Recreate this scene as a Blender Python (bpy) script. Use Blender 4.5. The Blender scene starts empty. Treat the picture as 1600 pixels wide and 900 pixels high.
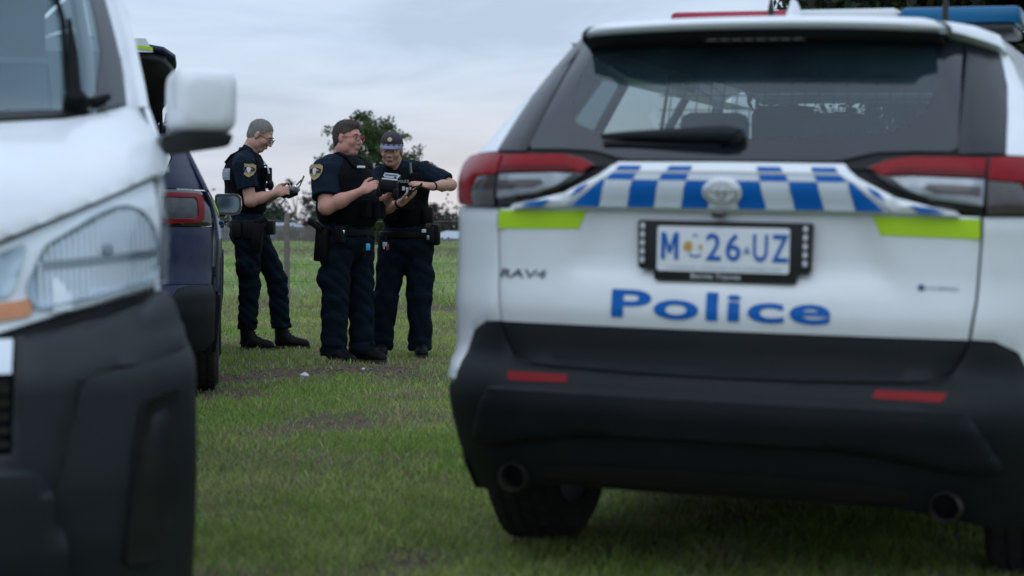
import bpy, bmesh, math, random
import numpy as np
from mathutils import Vector, Matrix

# ------------------------------------------------------------------ scene, camera, sky, light
SC = bpy.context.scene
COL = SC.collection
rad = math.radians
FPX, CAM_H, HORIZON = 2960.0, 1.047, 352.0
cam_d = bpy.data.cameras.new('camera')
cam = bpy.data.objects.new('camera', cam_d)
COL.objects.link(cam)
cam.location = (0, 0, CAM_H)
cam.rotation_euler = (math.pi / 2 - math.atan((450 - HORIZON) / FPX), 0, 0)
cam_d.sensor_width = 36
cam_d.lens = FPX / 1600 * 36
cam_d.clip_start, cam_d.clip_end = 0.05, 6000
cam_d.dof.use_dof = True
cam_d.dof.focus_distance = 14.1
cam_d.dof.aperture_fstop = 2.9
SC.camera = cam
SC.view_settings.view_transform = 'Standard'
SC.view_settings.look = 'None'
SC.view_settings.exposure = 0.0
SC.view_settings.gamma = 1.0
SC.view_settings.use_curve_mapping = False
SC.cycles.use_denoising = True
SC.cycles.max_bounces = 8
SC.cycles.transparent_max_bounces = 16

SUN_EL, SUN_AZ = rad(48), rad(195)      # where the cloud cover is brightest (azimuth from +Y, clockwise)
world = bpy.data.worlds.new('World')
SC.world = world
world.use_nodes = True
WT = world.node_tree
WT.nodes.clear()


def wn(t, **kw):
    n = WT.nodes.new(t)
    for k, v in kw.items():
        setattr(n, k, v)
    return n


def build_world():
    L = WT.links.new
    out = wn('ShaderNodeOutputWorld')
    tc = wn('ShaderNodeTexCoord')
    sep = wn('ShaderNodeSeparateXYZ')
    L(tc.outputs['Generated'], sep.inputs[0])
    zc = wn('ShaderNodeMath', operation='MAXIMUM')
    L(sep.outputs['Z'], zc.inputs[0]); zc.inputs[1].default_value = 0.0
    den = wn('ShaderNodeMath', operation='ADD')
    L(zc.outputs[0], den.inputs[0]); den.inputs[1].default_value = 0.13
    dx = wn('ShaderNodeMath', operation='DIVIDE'); L(sep.outputs['X'], dx.inputs[0]); L(den.outputs[0], dx.inputs[1])
    dy = wn('ShaderNodeMath', operation='DIVIDE'); L(sep.outputs['Y'], dy.inputs[0]); L(den.outputs[0], dy.inputs[1])
    cmb = wn('ShaderNodeCombineXYZ'); L(dx.outputs[0], cmb.inputs[0]); L(dy.outputs[0], cmb.inputs[1])
    nz = wn('ShaderNodeTexNoise')
    nz.inputs["Scale"].default_value = 1.35
    nz.inputs['Detail'].default_value = 6
    nz.inputs['Roughness'].default_value = 0.55
    nz.inputs['Distortion'].default_value = 0.6
    L(cmb.outputs[0], nz.inputs['Vector'])
    rmp = wn('ShaderNodeValToRGB')
    e = rmp.color_ramp.elements
    e[0].position, e[0].color = 0.35, (0.52, 0.64, 0.81, 1)
    e[1].position, e[1].color = 0.64, (0.70, 0.82, 0.99, 1)
    m = rmp.color_ramp.elements.new(0.50); m.color = (0.62, 0.745, 0.92, 1)
    L(nz.outputs['Fac'], rmp.inputs[0])
    # warm band low over the horizon, strongest where the sun went down
    hz = wn('ShaderNodeMapRange'); hz.interpolation_type = 'SMOOTHSTEP'
    hz.inputs['From Min'].default_value = 0.0; hz.inputs['From Max'].default_value = 0.10
    hz.inputs['To Min'].default_value = 0.65; hz.inputs['To Max'].default_value = 0.0
    L(sep.outputs['Z'], hz.inputs['Value'])
    az = wn('ShaderNodeMapRange'); az.interpolation_type = 'SMOOTHSTEP'
    az.inputs['From Min'].default_value = -0.35; az.inputs['From Max'].default_value = 0.10
    az.inputs['To Min'].default_value = 0.12; az.inputs['To Max'].default_value = 1.0
    L(sep.outputs['X'], az.inputs['Value'])
    ayr = wn('ShaderNodeMapRange'); ayr.interpolation_type = 'SMOOTHSTEP'
    ayr.inputs['From Min'].default_value = 0.0; ayr.inputs['From Max'].default_value = 0.9
    L(sep.outputs['Y'], ayr.inputs['Value'])
    wm = wn('ShaderNodeMath', operation='MULTIPLY'); L(hz.outputs[0], wm.inputs[0]); L(az.outputs[0], wm.inputs[1])
    wm2 = wn('ShaderNodeMath', operation='MULTIPLY'); L(wm.outputs[0], wm2.inputs[0]); L(ayr.outputs[0], wm2.inputs[1])
    mix = wn('ShaderNodeMixRGB'); L(wm2.outputs[0], mix.inputs[0]); L(rmp.outputs[0], mix.inputs[1])
    mix.inputs[2].default_value = (1.02, 0.84, 0.74, 1)
    # an overcast sky is brighter overhead
    br = wn('ShaderNodeMath', operation='MULTIPLY_ADD')
    L(zc.outputs[0], br.inputs[0]); br.inputs[1].default_value = 0.82; br.inputs[2].default_value = 0.98
    vm = wn('ShaderNodeVectorMath', operation='SCALE'); L(mix.outputs[0], vm.inputs[0]); L(br.outputs[0], vm.inputs['Scale'])
    bg1 = wn('ShaderNodeBackground'); L(vm.outputs[0], bg1.inputs[0]); bg1.inputs[1].default_value = 1.0
    sky = wn('ShaderNodeTexSky', sky_type='NISHITA')
    sky.sun_disc = False
    sky.sun_elevation = SUN_EL
    sky.sun_rotation = SUN_AZ
    bg2 = wn('ShaderNodeBackground'); L(sky.outputs[0], bg2.inputs[0]); bg2.inputs[1].default_value = 0.05
    mx = wn('ShaderNodeMixShader'); mx.inputs[0].default_value = 0.86
    L(bg2.outputs[0], mx.inputs[1]); L(bg1.outputs[0], mx.inputs[2])
    L(mx.outputs[0], out.inputs[0])


build_world()
sun_d = bpy.data.lights.new('sun', 'SUN')
sun_d.energy = 0.62
sun_d.angle = rad(60)
sun_d.color = (0.93, 0.97, 1.0)
sun = bpy.data.objects.new('sun', sun_d)
COL.objects.link(sun)
sdir = Vector((math.sin(SUN_AZ) * math.cos(SUN_EL), math.cos(SUN_AZ) * math.cos(SUN_EL), math.sin(SUN_EL)))
sun.rotation_euler = (-sdir).to_track_quat('-Z', 'Y').to_euler()
sun.location = sdir * 30

# ------------------------------------------------------------------ materials
MATS = {}


def mat(name, col, rough=0.5, metal=0.0, spec=0.5, var=0.0, vscale=8.0, bump=0.0, bscale=60.0, coat=0.0,
        dirt=None, dscale=5.0, damt=0.5, emit=0.0, sss=0.0, rvar=0.0, trans=0.0, sheen=0.0, alpha=1.0, bdist=0.004):
    if name in MATS:
        return MATS[name]
    m = bpy.data.materials.new(name)
    m.use_nodes = True
    nt = m.node_tree
    b = nt.nodes['Principled BSDF']
    L = nt.links.new
    c4 = (*col, 1)
    b.inputs['Base Color'].default_value = c4
    b.inputs['Roughness'].default_value = rough
    b.inputs['Metallic'].default_value = metal
    b.inputs['Specular IOR Level'].default_value = spec
    b.inputs['Coat Weight'].default_value = coat
    b.inputs['Coat Roughness'].default_value = 0.06
    b.inputs['Sheen Weight'].default_value = sheen
    b.inputs['Transmission Weight'].default_value = trans
    b.inputs['Alpha'].default_value = alpha
    if sss:
        b.inputs['Subsurface Weight'].default_value = sss
        b.inputs['Subsurface Radius'].default_value = (0.012, 0.004, 0.002)
        b.inputs['Subsurface Scale'].default_value = 0.6
    if emit:
        b.inputs['Emission Color'].default_value = c4
        b.inputs['Emission Strength'].default_value = emit
    tc = nt.nodes.new('ShaderNodeTexCoord')
    src = None
    if var or dirt or rvar:
        nz = nt.nodes.new('ShaderNodeTexNoise')
        nz.inputs['Scale'].default_value = vscale
        nz.inputs['Detail'].default_value = 5
        L(tc.outputs['Object'], nz.inputs['Vector'])
        if var:
            mx = nt.nodes.new('ShaderNodeMixRGB')
            mx.inputs[1].default_value = tuple(max(0, c * (1 - var)) for c in col) + (1,)
            mx.inputs[2].default_value = tuple(min(1, c * (1 + var)) for c in col) + (1,)
            L(nz.outputs['Fac'], mx.inputs[0])
            src = mx.outputs[0]
        if rvar:
            mr = nt.nodes.new('ShaderNodeMapRange')
            mr.inputs['To Min'].default_value = max(0, rough - rvar)
            mr.inputs['To Max'].default_value = min(1, rough + rvar)
            L(nz.outputs['Fac'], mr.inputs['Value'])
            L(mr.outputs[0], b.inputs['Roughness'])
    if dirt:
        n2 = nt.nodes.new('ShaderNodeTexNoise')
        n2.inputs['Scale'].default_value = dscale
        n2.inputs['Detail'].default_value = 8
        n2.inputs['Roughness'].default_value = 0.7
        L(tc.outputs['Object'], n2.inputs['Vector'])
        r2 = nt.nodes.new('ShaderNodeMapRange')
        r2.inputs['From Min'].default_value = 0.45
        r2.inputs['From Max'].default_value = 0.8
        r2.inputs['To Max'].default_value = damt
        L(n2.outputs['Fac'], r2.inputs['Value'])
        m2 = nt.nodes.new('ShaderNodeMixRGB')
        if src is not None:
            L(src, m2.inputs[1])
        else:
            m2.inputs[1].default_value = c4
        m2.inputs[2].default_value = (*dirt, 1)
        L(r2.outputs[0], m2.inputs[0])
        src = m2.outputs[0]
    if src is not None:
        L(src, b.inputs['Base Color'])
    if bump:
        nb = nt.nodes.new('ShaderNodeTexNoise')
        nb.inputs['Scale'].default_value = bscale
        nb.inputs['Detail'].default_value = 4
        L(tc.outputs['Object'], nb.inputs['Vector'])
        bp = nt.nodes.new('ShaderNodeBump')
        bp.inputs['Strength'].default_value = bump
        bp.inputs['Distance'].default_value = bdist
        L(nb.outputs['Fac'], bp.inputs['Height'])
        L(bp.outputs[0], b.inputs['Normal'])
    MATS[name] = m
    return m


def glass_mat(name, tint, gloss_rough=0.02, ior=1.5, haze=0.0, hcol=(0.3, 0.36, 0.4)):
    """A thin tinted pane: mirror reflection by Fresnel over tinted see-through, with a diffuse veil painted in as sky haze."""
    if name in MATS:
        return MATS[name]
    m = bpy.data.materials.new(name)
    m.use_nodes = True
    nt = m.node_tree
    nt.nodes.clear()
    L = nt.links.new
    o = nt.nodes.new('ShaderNodeOutputMaterial')
    t = nt.nodes.new('ShaderNodeBsdfTransparent'); t.inputs[0].default_value = (*tint, 1)
    g = nt.nodes.new('ShaderNodeBsdfGlossy'); g.inputs['Roughness'].default_value = gloss_rough
    fr = nt.nodes.new('ShaderNodeFresnel')
    ge = nt.nodes.new('ShaderNodeNewGeometry')      # one sheet stands for both faces of the pane, so both sides reflect alike
    ex = nt.nodes.new('ShaderNodeMath'); ex.operation = 'MULTIPLY_ADD'; ex.inputs[1].default_value = -2; ex.inputs[2].default_value = 1
    pw = nt.nodes.new('ShaderNodeMath'); pw.operation = 'POWER'; pw.inputs[0].default_value = ior
    L(ge.outputs['Backfacing'], ex.inputs[0]); L(ex.outputs[0], pw.inputs[1]); L(pw.outputs[0], fr.inputs[0])
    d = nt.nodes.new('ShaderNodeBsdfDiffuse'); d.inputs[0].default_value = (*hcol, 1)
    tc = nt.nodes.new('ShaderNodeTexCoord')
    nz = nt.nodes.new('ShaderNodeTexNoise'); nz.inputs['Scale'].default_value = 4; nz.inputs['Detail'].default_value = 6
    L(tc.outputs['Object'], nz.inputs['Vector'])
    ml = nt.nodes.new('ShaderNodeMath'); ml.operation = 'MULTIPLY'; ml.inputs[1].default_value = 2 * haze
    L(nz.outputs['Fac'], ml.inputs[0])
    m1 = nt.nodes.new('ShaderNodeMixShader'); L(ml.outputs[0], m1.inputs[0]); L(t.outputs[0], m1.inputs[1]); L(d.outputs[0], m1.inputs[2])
    m2 = nt.nodes.new('ShaderNodeMixShader'); L(fr.outputs[0], m2.inputs[0]); L(m1.outputs[0], m2.inputs[1]); L(g.outputs[0], m2.inputs[2])
    L(m2.outputs[0], o.inputs[0])
    MATS[name] = m
    return m


# ------------------------------------------------------------------ object helpers
def link(o, parent=None):
    COL.objects.link(o)
    if parent is not None:
        o.parent = parent
    return o


def tag(o, label=None, cat=None, group=None, kind=None):
    for k, v in (('label', label), ('category', cat), ('group', group), ('kind', kind)):
        if v:
            o[k] = v
    return o


def root(name, matrix, label, cat, group=None):
    o = bpy.data.objects.new(name, None)
    o.empty_display_size = 0.2
    link(o)
    o.matrix_world = matrix
    return tag(o, label, cat, group)


def finish(me, smooth=35):
    if smooth:
        me.polygons.foreach_set('use_smooth', [True] * len(me.polygons))
        if smooth < 179:
            me.set_sharp_from_angle(angle=rad(smooth))
    me.update()


def mobj(name, verts, faces, m, parent=None, smooth=35):
    me = bpy.data.meshes.new(name)
    me.from_pydata([tuple(map(float, v)) for v in verts], [], faces)
    me.materials.append(m)
    finish(me, smooth)
    return link(bpy.data.objects.new(name, me), parent)


def bmobj(name, bm, m, parent=None, smooth=35, recalc=True):
    if recalc:
        bmesh.ops.recalc_face_normals(bm, faces=bm.faces)
    me = bpy.data.meshes.new(name)
    bm.to_mesh(me)
    bm.free()
    me.materials.append(m)
    finish(me, smooth)
    return link(bpy.data.objects.new(name, me), parent)


def bm_box(bm, c, s, rot=None, bev=0.0):
    """box of full size s centred at c, optional 3x3 rotation and bevel"""
    M = Matrix.Translation(Vector(c)) @ (rot.to_4x4() if rot is not None else Matrix.Identity(4)) @ Matrix.Diagonal((*s, 1))
    g = bmesh.ops.create_cube(bm, size=1.0, matrix=M)
    if bev:
        es = list({e for v in g['verts'] for e in v.link_edges})
        bmesh.ops.bevel(bm, geom=es, offset=bev, segments=2, profile=0.5, affect='EDGES')
    return bm


def box(name, c, s, m, parent=None, rot=None, bev=0.004):
    return bmobj(name, bm_box(bmesh.new(), c, s, rot, bev), m, parent)


def tube_geo(pts, radii, n=10, caps=True):
    pts = [Vector(p) for p in pts]
    V, Fc = [], []
    up = Vector((0.13, 0.21, 0.97))
    for i, p in enumerate(pts):
        d = (pts[min(i + 1, len(pts) - 1)] - pts[max(i - 1, 0)]).normalized()
        a = d.cross(up)
        if a.length < 1e-3:
            a = d.cross(Vector((1, 0, 0)))
        a.normalize()
        b = d.cross(a)
        r = radii[i] if hasattr(radii, '__len__') else radii
        for k in range(n):
            t = 2 * math.pi * k / n
            V.append(p + a * (r * math.cos(t)) + b * (r * math.sin(t)))
    for i in range(len(pts) - 1):
        for k in range(n):
            k2 = (k + 1) % n
            Fc.append((i * n + k, i * n + k2, (i + 1) * n + k2, (i + 1) * n + k))
    if caps:
        Fc.append(tuple(range(n - 1, -1, -1)))
        Fc.append(tuple((len(pts) - 1) * n + k for k in range(n)))
    return V, Fc


def tube(name, pts, radii, m, parent=None, n=10):
    V, Fc = tube_geo(pts, radii, n)
    return mobj(name, V, Fc, m, parent, 50)


def lathe(name, prof, m, parent=None, M=None, n=40, smooth=40):
    """prof: (radius, height) along local z; M places it"""
    V, Fc = [], []
    for r, h in prof:
        for k in range(n):
            t = 2 * math.pi * k / n
            V.append(Vector((r * math.cos(t), r * math.sin(t), h)))
    for i in range(len(prof) - 1):
        for k in range(n):
            k2 = (k + 1) % n
            Fc.append((i * n + k, i * n + k2, (i + 1) * n + k2, (i + 1) * n + k))
    if M is not None:
        V = [M @ v for v in V]
    return mobj(name, V, Fc, m, parent, smooth)


def loft(name, secs, m, parent=None, close=False, caps=True, smooth=40):
    n = len(secs[0])
    V = [p for s in secs for p in s]
    Fc = []
    for i in range(len(secs) - 1):
        for k in range(n if close else n - 1):
            k2 = (k + 1) % n
            Fc.append((i * n + k, i * n + k2, (i + 1) * n + k2, (i + 1) * n + k))
    if caps and close:
        Fc.append(tuple(range(n - 1, -1, -1)))
        Fc.append(tuple((len(secs) - 1) * n + k for k in range(n)))
    bm = bmesh.new()
    bv = [bm.verts.new(tuple(map(float, p))) for p in V]
    for f in Fc:
        try:
            bm.faces.new([bv[i] for i in f])
        except ValueError:
            pass
    return bmobj(name, bm, m, parent, smooth)


def fillet(poly, r, n=4):
    """round the corners of a closed 2-D polygon"""
    out = []
    N = len(poly)
    for i in range(N):
        p0, p, p1 = Vector(poly[i - 1]), Vector(poly[i]), Vector(poly[(i + 1) % N])
        a, b = (p0 - p), (p1 - p)
        rr = min(r, a.length * 0.45, b.length * 0.45)
        A, B = p + a.normalized() * rr, p + b.normalized() * rr
        for k in range(n + 1):
            t = k / n
            out.append(tuple(A * (1 - t) ** 2 + p * 2 * t * (1 - t) + B * t * t))
    return out


def mirror(poly):
    return [(-a, b) for a, b in poly][::-1]


def sym(half):
    """half outline (from centre, on the -u side, back to centre) -> full symmetric outline"""
    return list(half) + [(-a, b) for a, b in half[::-1] if abs(a) > 1e-6]


def drape(name, poly, mp, m, parent=None, h=0.0, bev=0.004, thick=0.012, grid=0.035, drop=None, smooth=40):
    """lay a flat outline onto a curved skin: mp(p, q, h) gives the point h metres proud of the skin at (p, q)"""
    bm = bmesh.new()
    vs = [bm.verts.new((p, q, 0)) for p, q in poly]
    f = bm.faces.new(vs)
    if f.normal.z < 0 or f.calc_area() and False:
        f.normal_flip()
    f.normal_update()
    edge_ids = set()
    if bev:
        bmesh.ops.inset_region(bm, faces=list(bm.faces), thickness=bev, use_even_offset=True)
    if grid:
        for ax in (0, 1):
            lo = min(p[ax] for p in poly); hi = max(p[ax] for p in poly)
            nn = int((hi - lo) / grid)
            for i in range(1, nn + 1):
                co = [0, 0, 0]; no = [0, 0, 0]
                co[ax] = lo + (hi - lo) * i / (nn + 1); no[ax] = 1
                bmesh.ops.bisect_plane(bm, geom=bm.verts[:] + bm.edges[:] + bm.faces[:], plane_co=co, plane_no=no, dist=1e-5)
    for v in bm.verts:
        v.tag = False
    for e in bm.edges:
        if e.is_boundary:
            e.verts[0].tag = e.verts[1].tag = True
    dr = (bev * 0.8 if drop is None else drop)
    flat = {}
    for v in bm.verts:
        p, q = v.co.x, v.co.y
        flat[v] = (p, q)
        v.co = Vector(mp(p, q, h - (dr if (v.tag and bev) else 0.0)))
    # make faces look outwards
    big = max(bm.faces, key=lambda ff: ff.calc_area())
    big.normal_update()
    c = [sum(flat[v][i] for v in big.verts) / len(big.verts) for i in (0, 1)]
    outw = Vector(mp(c[0], c[1], h + 0.01)) - Vector(mp(c[0], c[1], h))
    if big.normal.dot(outw) < 0:
        for ff in bm.faces:
            ff.normal_flip()
    if thick:
        be = [e for e in bm.edges if e.is_boundary]
        r = bmesh.ops.extrude_edge_only(bm, edges=be)
        newv = {v for v in r['geom'] if isinstance(v, bmesh.types.BMVert)}
        for e in [g for g in r['geom'] if isinstance(g, bmesh.types.BMFace)]:
            for v in e.verts:
                if v not in newv and v in flat:
                    for v2 in e.verts:
                        if v2 in newv and (v2.co - v.co).length < 1e-9:
                            flat[v2] = flat[v]
        for v in newv:
            if v in flat:
                p, q = flat[v]
                v.co = Vector(mp(p, q, h - thick))
    me = bpy.data.meshes.new(name)
    bm.to_mesh(me)
    bm.free()
    me.materials.append(m)
    finish(me, smooth)
    return link(bpy.data.objects.new(name, me), parent)


def text_polys(s, size=1.0, offset=0.0, spacing=1.0, res=4):
    """lettering as a flat mesh in x/y; returns verts, faces"""
    cu = bpy.data.curves.new('letter', 'FONT')
    cu.body = s
    cu.size = size
    cu.offset = offset
    cu.space_character = spacing
    cu.resolution_u = res
    cu.fill_mode = 'FRONT'
    o = bpy.data.objects.new('letter', cu)
    COL.objects.link(o)
    dg = bpy.context.evaluated_depsgraph_get()
    me = bpy.data.meshes.new_from_object(o.evaluated_get(dg))
    V = [tuple(v.co) for v in me.vertices]
    Fc = [tuple(p.vertices) for p in me.polygons]
    bpy.data.objects.remove(o); bpy.data.curves.remove(cu); bpy.data.meshes.remove(me)
    return V, Fc


def lettering(name, s, rect, mp, m, parent, h=0.001, offset=0.0, spacing=1.0, flip=False, slant=0.0, grid=0):
    """lettering stretched to rect (p0, q0, p1, q1) on the skin mp"""
    V, Fc = text_polys(s, 1.0, offset, spacing)
    xs = [v[0] for v in V]; ys = [v[1] for v in V]
    x0, x1, y0, y1 = min(xs), max(xs), min(ys), max(ys)
    p0, q0, p1, q1 = rect
    out = []; flat = []
    for x, y, _ in V:
        t = (x - x0) / (x1 - x0); k = (y - y0) / (y1 - y0)
        flat.append((p0 + t * (p1 - p0) + slant * k, q0 + k * (q1 - q0)))
        out.append(mp(*flat[-1], h))
    if grid:
        bm = bmesh.new()
        bv = [bm.verts.new((v[0], v[1], 0)) for v in flat]
        for f in Fc:
            try:
                bm.faces.new([bv[i] for i in f])
            except ValueError:
                pass
        for ax, lo, hi in ((0, p0, p1), (1, q0, q1)):
            nn = int((hi - lo) / grid)
            for i in range(1, nn + 1):
                co = [0, 0, 0]; no = [0, 0, 0]
                co[ax] = lo + (hi - lo) * i / (nn + 1); no[ax] = 1
                bmesh.ops.bisect_plane(bm, geom=bm.verts[:] + bm.edges[:] + bm.faces[:], plane_co=co, plane_no=no, dist=1e-6)
        for v in bm.verts:
            v.co = Vector(mp(v.co.x, v.co.y, h))
        return bmobj(name, bm, m, parent, 0, recalc=False)
    return mobj(name, out, [f[::-1] for f in Fc] if flip else Fc, m, parent, 0)


def smooth_table(zs, vs, win=0.014, step=0.002):
    z = np.arange(zs[0] - 0.3, zs[-1] + 0.3, step)
    v = np.interp(z, zs, vs)
    k = max(1, int(win / step))
    ker = np.hanning(2 * k + 3)
    ker /= ker.sum()
    vp = np.pad(v, k + 1, mode='edge')
    v2 = np.convolve(vp, ker, mode='valid')
    zl, vl = z.tolist(), v2.tolist()

    def f(q):
        i = (q - zl[0]) / step
        if i <= 0:
            return vl[0]
        j = int(i)
        if j >= len(vl) - 1:
            return vl[-1]
        t = i - j
        return vl[j] * (1 - t) + vl[j + 1] * t
    return f


def sstep(a, b, x):
    t = min(1, max(0, (x - a) / (b - a)))
    return t * t * (3 - 2 * t)


def frame_matrix(ox, oy, oz, yaw, roll=0.0):
    return Matrix.Translation((ox, oy, oz)) @ Matrix.Rotation(yaw, 4, 'Z') @ Matrix.Rotation(roll, 4, 'Y')


# ------------------------------------------------------------------ distance-field modelling for bodies and cloth
class Field:
    def __init__(s, lo, hi, h):
        s.lo = np.array(lo, float); s.h = h
        s.n = np.ceil((np.array(hi) - s.lo) / h).astype(int) + 1
        s.d = np.full(s.n, 9.0, np.float32)
        s.ax = [(s.lo[i] + h * np.arange(s.n[i])).astype(np.float32) for i in range(3)]

    def _sub(s, lo, hi, pad):
        a = np.floor((np.array(lo) - pad - s.lo) / s.h).astype(int).clip(0)
        b = np.minimum(np.ceil((np.array(hi) + pad - s.lo) / s.h).astype(int) + 1, s.n)
        if (b <= a).any():
            return None, None
        sl = tuple(slice(a[i], b[i]) for i in range(3))
        X = s.ax[0][sl[0]][:, None, None]; Y = s.ax[1][sl[1]][None, :, None]; Z = s.ax[2][sl[2]][None, None, :]
        return sl, (X, Y, Z)

    def _merge(s, sl, d, k, cut=False):
        o = s.d[sl]
        if cut:
            o, d = -o, d
        if k > 1e-6:
            hh = np.clip(0.5 + 0.5 * (o - d) / k, 0, 1)
            r = o * (1 - hh) + d * hh - k * hh * (1 - hh)
        else:
            r = np.minimum(o, d)
        s.d[sl] = -r if cut else r

    def cap(s, p, q, r1, r2=None, k=0.02, cut=False, sq=None):
        """tapered limb from p to q; sq = (axis, factor) flattens it across an axis"""
        r2 = r1 if r2 is None else r2
        p = np.array(p, float); q = np.array(q, float)
        R = max(r1, r2)
        f = [1.0, 1.0, 1.0]
        if sq:
            f[sq[0]] = sq[1]
        pad = max(k, 0.02) + 3 * s.h
        ext = np.array([R / ff for ff in f])
        sl, G = s._sub(np.minimum(p, q) - ext, np.maximum(p, q) + ext, pad)
        if sl is None:
            return
        ba = q - p
        bb = max((ba * ba).sum(), 1e-9)
        dx, dy, dz = G[0] - p[0], G[1] - p[1], G[2] - p[2]
        t = np.clip((dx * ba[0] + dy * ba[1] + dz * ba[2]) / bb, 0, 1)
        ex, ey, ez = (dx - t * ba[0]) * f[0], (dy - t * ba[1]) * f[1], (dz - t * ba[2]) * f[2]
        d = np.sqrt(ex * ex + ey * ey + ez * ez) - (r1 + (r2 - r1) * t)
        s._merge(sl, d.astype(np.float32), k, cut)

    def ell(s, c, r, k=0.02, B=None, cut=False):
        c = np.array(c, float); r = np.array(r, float)
        R = r.max() if B is not None else None
        ext = np.array([R] * 3) if B is not None else r
        sl, G = s._sub(c - ext, c + ext, max(k, 0.02) + 3 * s.h)
        if sl is None:
            return
        x, y, z = G[0] - c[0], G[1] - c[1], G[2] - c[2]
        if B is not None:
            x, y, z = [x * b[0] + y * b[1] + z * b[2] for b in B]
        k0 = np.sqrt((x / r[0]) ** 2 + (y / r[1]) ** 2 + (z / r[2]) ** 2)
        k1 = np.sqrt((x / r[0] ** 2) ** 2 + (y / r[1] ** 2) ** 2 + (z / r[2] ** 2) ** 2) + 1e-6
        s._merge(sl, (k0 * (k0 - 1) / k1).astype(np.float32), k, cut)

    def box(s, c, hs, rr=0.01, k=0.005, B=None, cut=False):
        c = np.array(c, float); hs = np.array(hs, float)
        ext = np.array([np.linalg.norm(hs)] * 3) if B is not None else hs
        sl, G = s._sub(c - ext, c + ext, max(k, 0.02) + 3 * s.h)
        if sl is None:
            return
        x, y, z = G[0] - c[0], G[1] - c[1], G[2] - c[2]
        if B is not None:
            x, y, z = [x * b[0] + y * b[1] + z * b[2] for b in B]
        qx, qy, qz = np.abs(x) - hs[0] + rr, np.abs(y) - hs[1] + rr, np.abs(z) - hs[2] + rr
        d = np.sqrt(np.maximum(qx, 0) ** 2 + np.maximum(qy, 0) ** 2 + np.maximum(qz, 0) ** 2) + np.minimum(np.maximum(qx, np.maximum(qy, qz)), 0) - rr
        s._merge(sl, d.astype(np.float32), k, cut)

    def clip(s, co, no, k=0.004):
        """keep the side the normal points away from"""
        no = np.array(no, float); no /= np.linalg.norm(no)
        d = (s.ax[0][:, None, None] - co[0]) * no[0] + (s.ax[1][None, :, None] - co[1]) * no[1] + (s.ax[2][None, None, :] - co[2]) * no[2]
        s.d = np.maximum(s.d, d.astype(np.float32))

    def wrinkle(s, amp, freq, seed, zs=1.0, n=5):
        rng = np.random.default_rng(seed)
        m = np.abs(s.d) < 0.05
        idx = np.nonzero(m)
        x, y, z = s.ax[0][idx[0]], s.ax[1][idx[1]], s.ax[2][idx[2]]
        t = np.zeros(len(x), np.float32)
        for i in range(n):
            v = rng.normal(size=3); v /= np.linalg.norm(v); v[2] *= zs
            f = freq * rng.uniform(0.6, 1.6)
            ph = rng.uniform(0, 6.28)
            w = 1.2 * np.sin(f * 0.35 * (v[1] * x - v[0] * y + v[2] * z) + ph * 2)
            a = np.sin(f * (v[0] * x + v[1] * y + v[2] * z) + ph + w)
            t += (1 - np.abs(a)) * 2 - 1
        s.d[idx] += (t * amp / n).astype(np.float32)

    def mesh(s):
        d = s.d
        neg = d < 0
        n = np.array(d.shape)
        c = np.zeros(n - 1, np.int8)
        for i in (0, 1):
            for j in (0, 1):
                for k in (0, 1):
                    c += neg[i:n[0] - 1 + i, j:n[1] - 1 + j, k:n[2] - 1 + k]
        I = np.nonzero((c > 0) & (c < 8))
        I = np.stack(I, 1)
        vid = np.full(n - 1, -1, np.int32)
        vid[I[:, 0], I[:, 1], I[:, 2]] = np.arange(len(I))
        acc = np.zeros((len(I), 3)); cnt = np.zeros(len(I))
        cor = [(i, j, k) for i in (0, 1) for j in (0, 1) for k in (0, 1)]
        val = {q: d[I[:, 0] + q[0], I[:, 1] + q[1], I[:, 2] + q[2]].astype(float) for q in cor}
        for a in cor:
            for ax in range(3):
                if a[ax] == 0:
                    b = list(a); b[ax] = 1; b = tuple(b)
                    va, vb = val[a], val[b]
                    m = (va < 0) != (vb < 0)
                    t = np.where(m, va / np.where(m, va - vb, 1), 0)
                    p = np.zeros((len(I), 3)); p[:] = a
                    p[:, ax] += t
                    acc += p * m[:, None]; cnt += m
        P = s.lo + s.h * (I + acc / cnt[:, None])
        Fs = []
        for ax in range(3):
            o1, o2 = [(1, 2), (2, 0), (0, 1)][ax]
            sa = [slice(1, -1)] * 3; sb = [slice(1, -1)] * 3
            sa[ax] = slice(0, n[ax] - 1); sb[ax] = slice(1, n[ax])
            A, Bn = neg[tuple(sa)], neg[tuple(sb)]
            for fl, mk in ((False, A & ~Bn), (True, ~A & Bn)):
                E = np.stack(np.nonzero(mk), 1)
                if not len(E):
                    continue
                off = np.ones(3, int); off[ax] = 0
                E = E + off
                q = []
                for da, db in ((0, 0), (-1, 0), (-1, -1), (0, -1)):
                    e = E.copy(); e[:, o1] += da; e[:, o2] += db
                    q.append(vid[e[:, 0], e[:, 1], e[:, 2]])
                q = np.stack(q, 1)
                Fs.append(q[:, ::-1] if fl else q)
        return P, np.concatenate(Fs)

    def obj(s, name, m, parent=None, offset=(0, 0, 0)):
        P, Fc = s.mesh()
        me = np_mesh(name, P + np.array(offset), Fc)
        me.materials.append(m)
        return link(bpy.data.objects.new(name, me), parent)


def np_mesh(name, P, Fc, smooth=True):
    me = bpy.data.meshes.new(name)
    k = Fc.shape[1]
    me.vertices.add(len(P)); me.loops.add(Fc.size); me.polygons.add(len(Fc))
    me.vertices.foreach_set('co', np.ascontiguousarray(P, dtype=np.float32).ravel())
    me.loops.foreach_set('vertex_index', np.ascontiguousarray(Fc, dtype=np.int32).ravel())
    me.polygons.foreach_set('loop_start', np.arange(0, Fc.size, k, dtype=np.int32))
    if smooth:
        me.polygons.foreach_set('use_smooth', np.ones(len(Fc), bool))
    me.update(calc_edges=True)
    me.validate()
    return me
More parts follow.
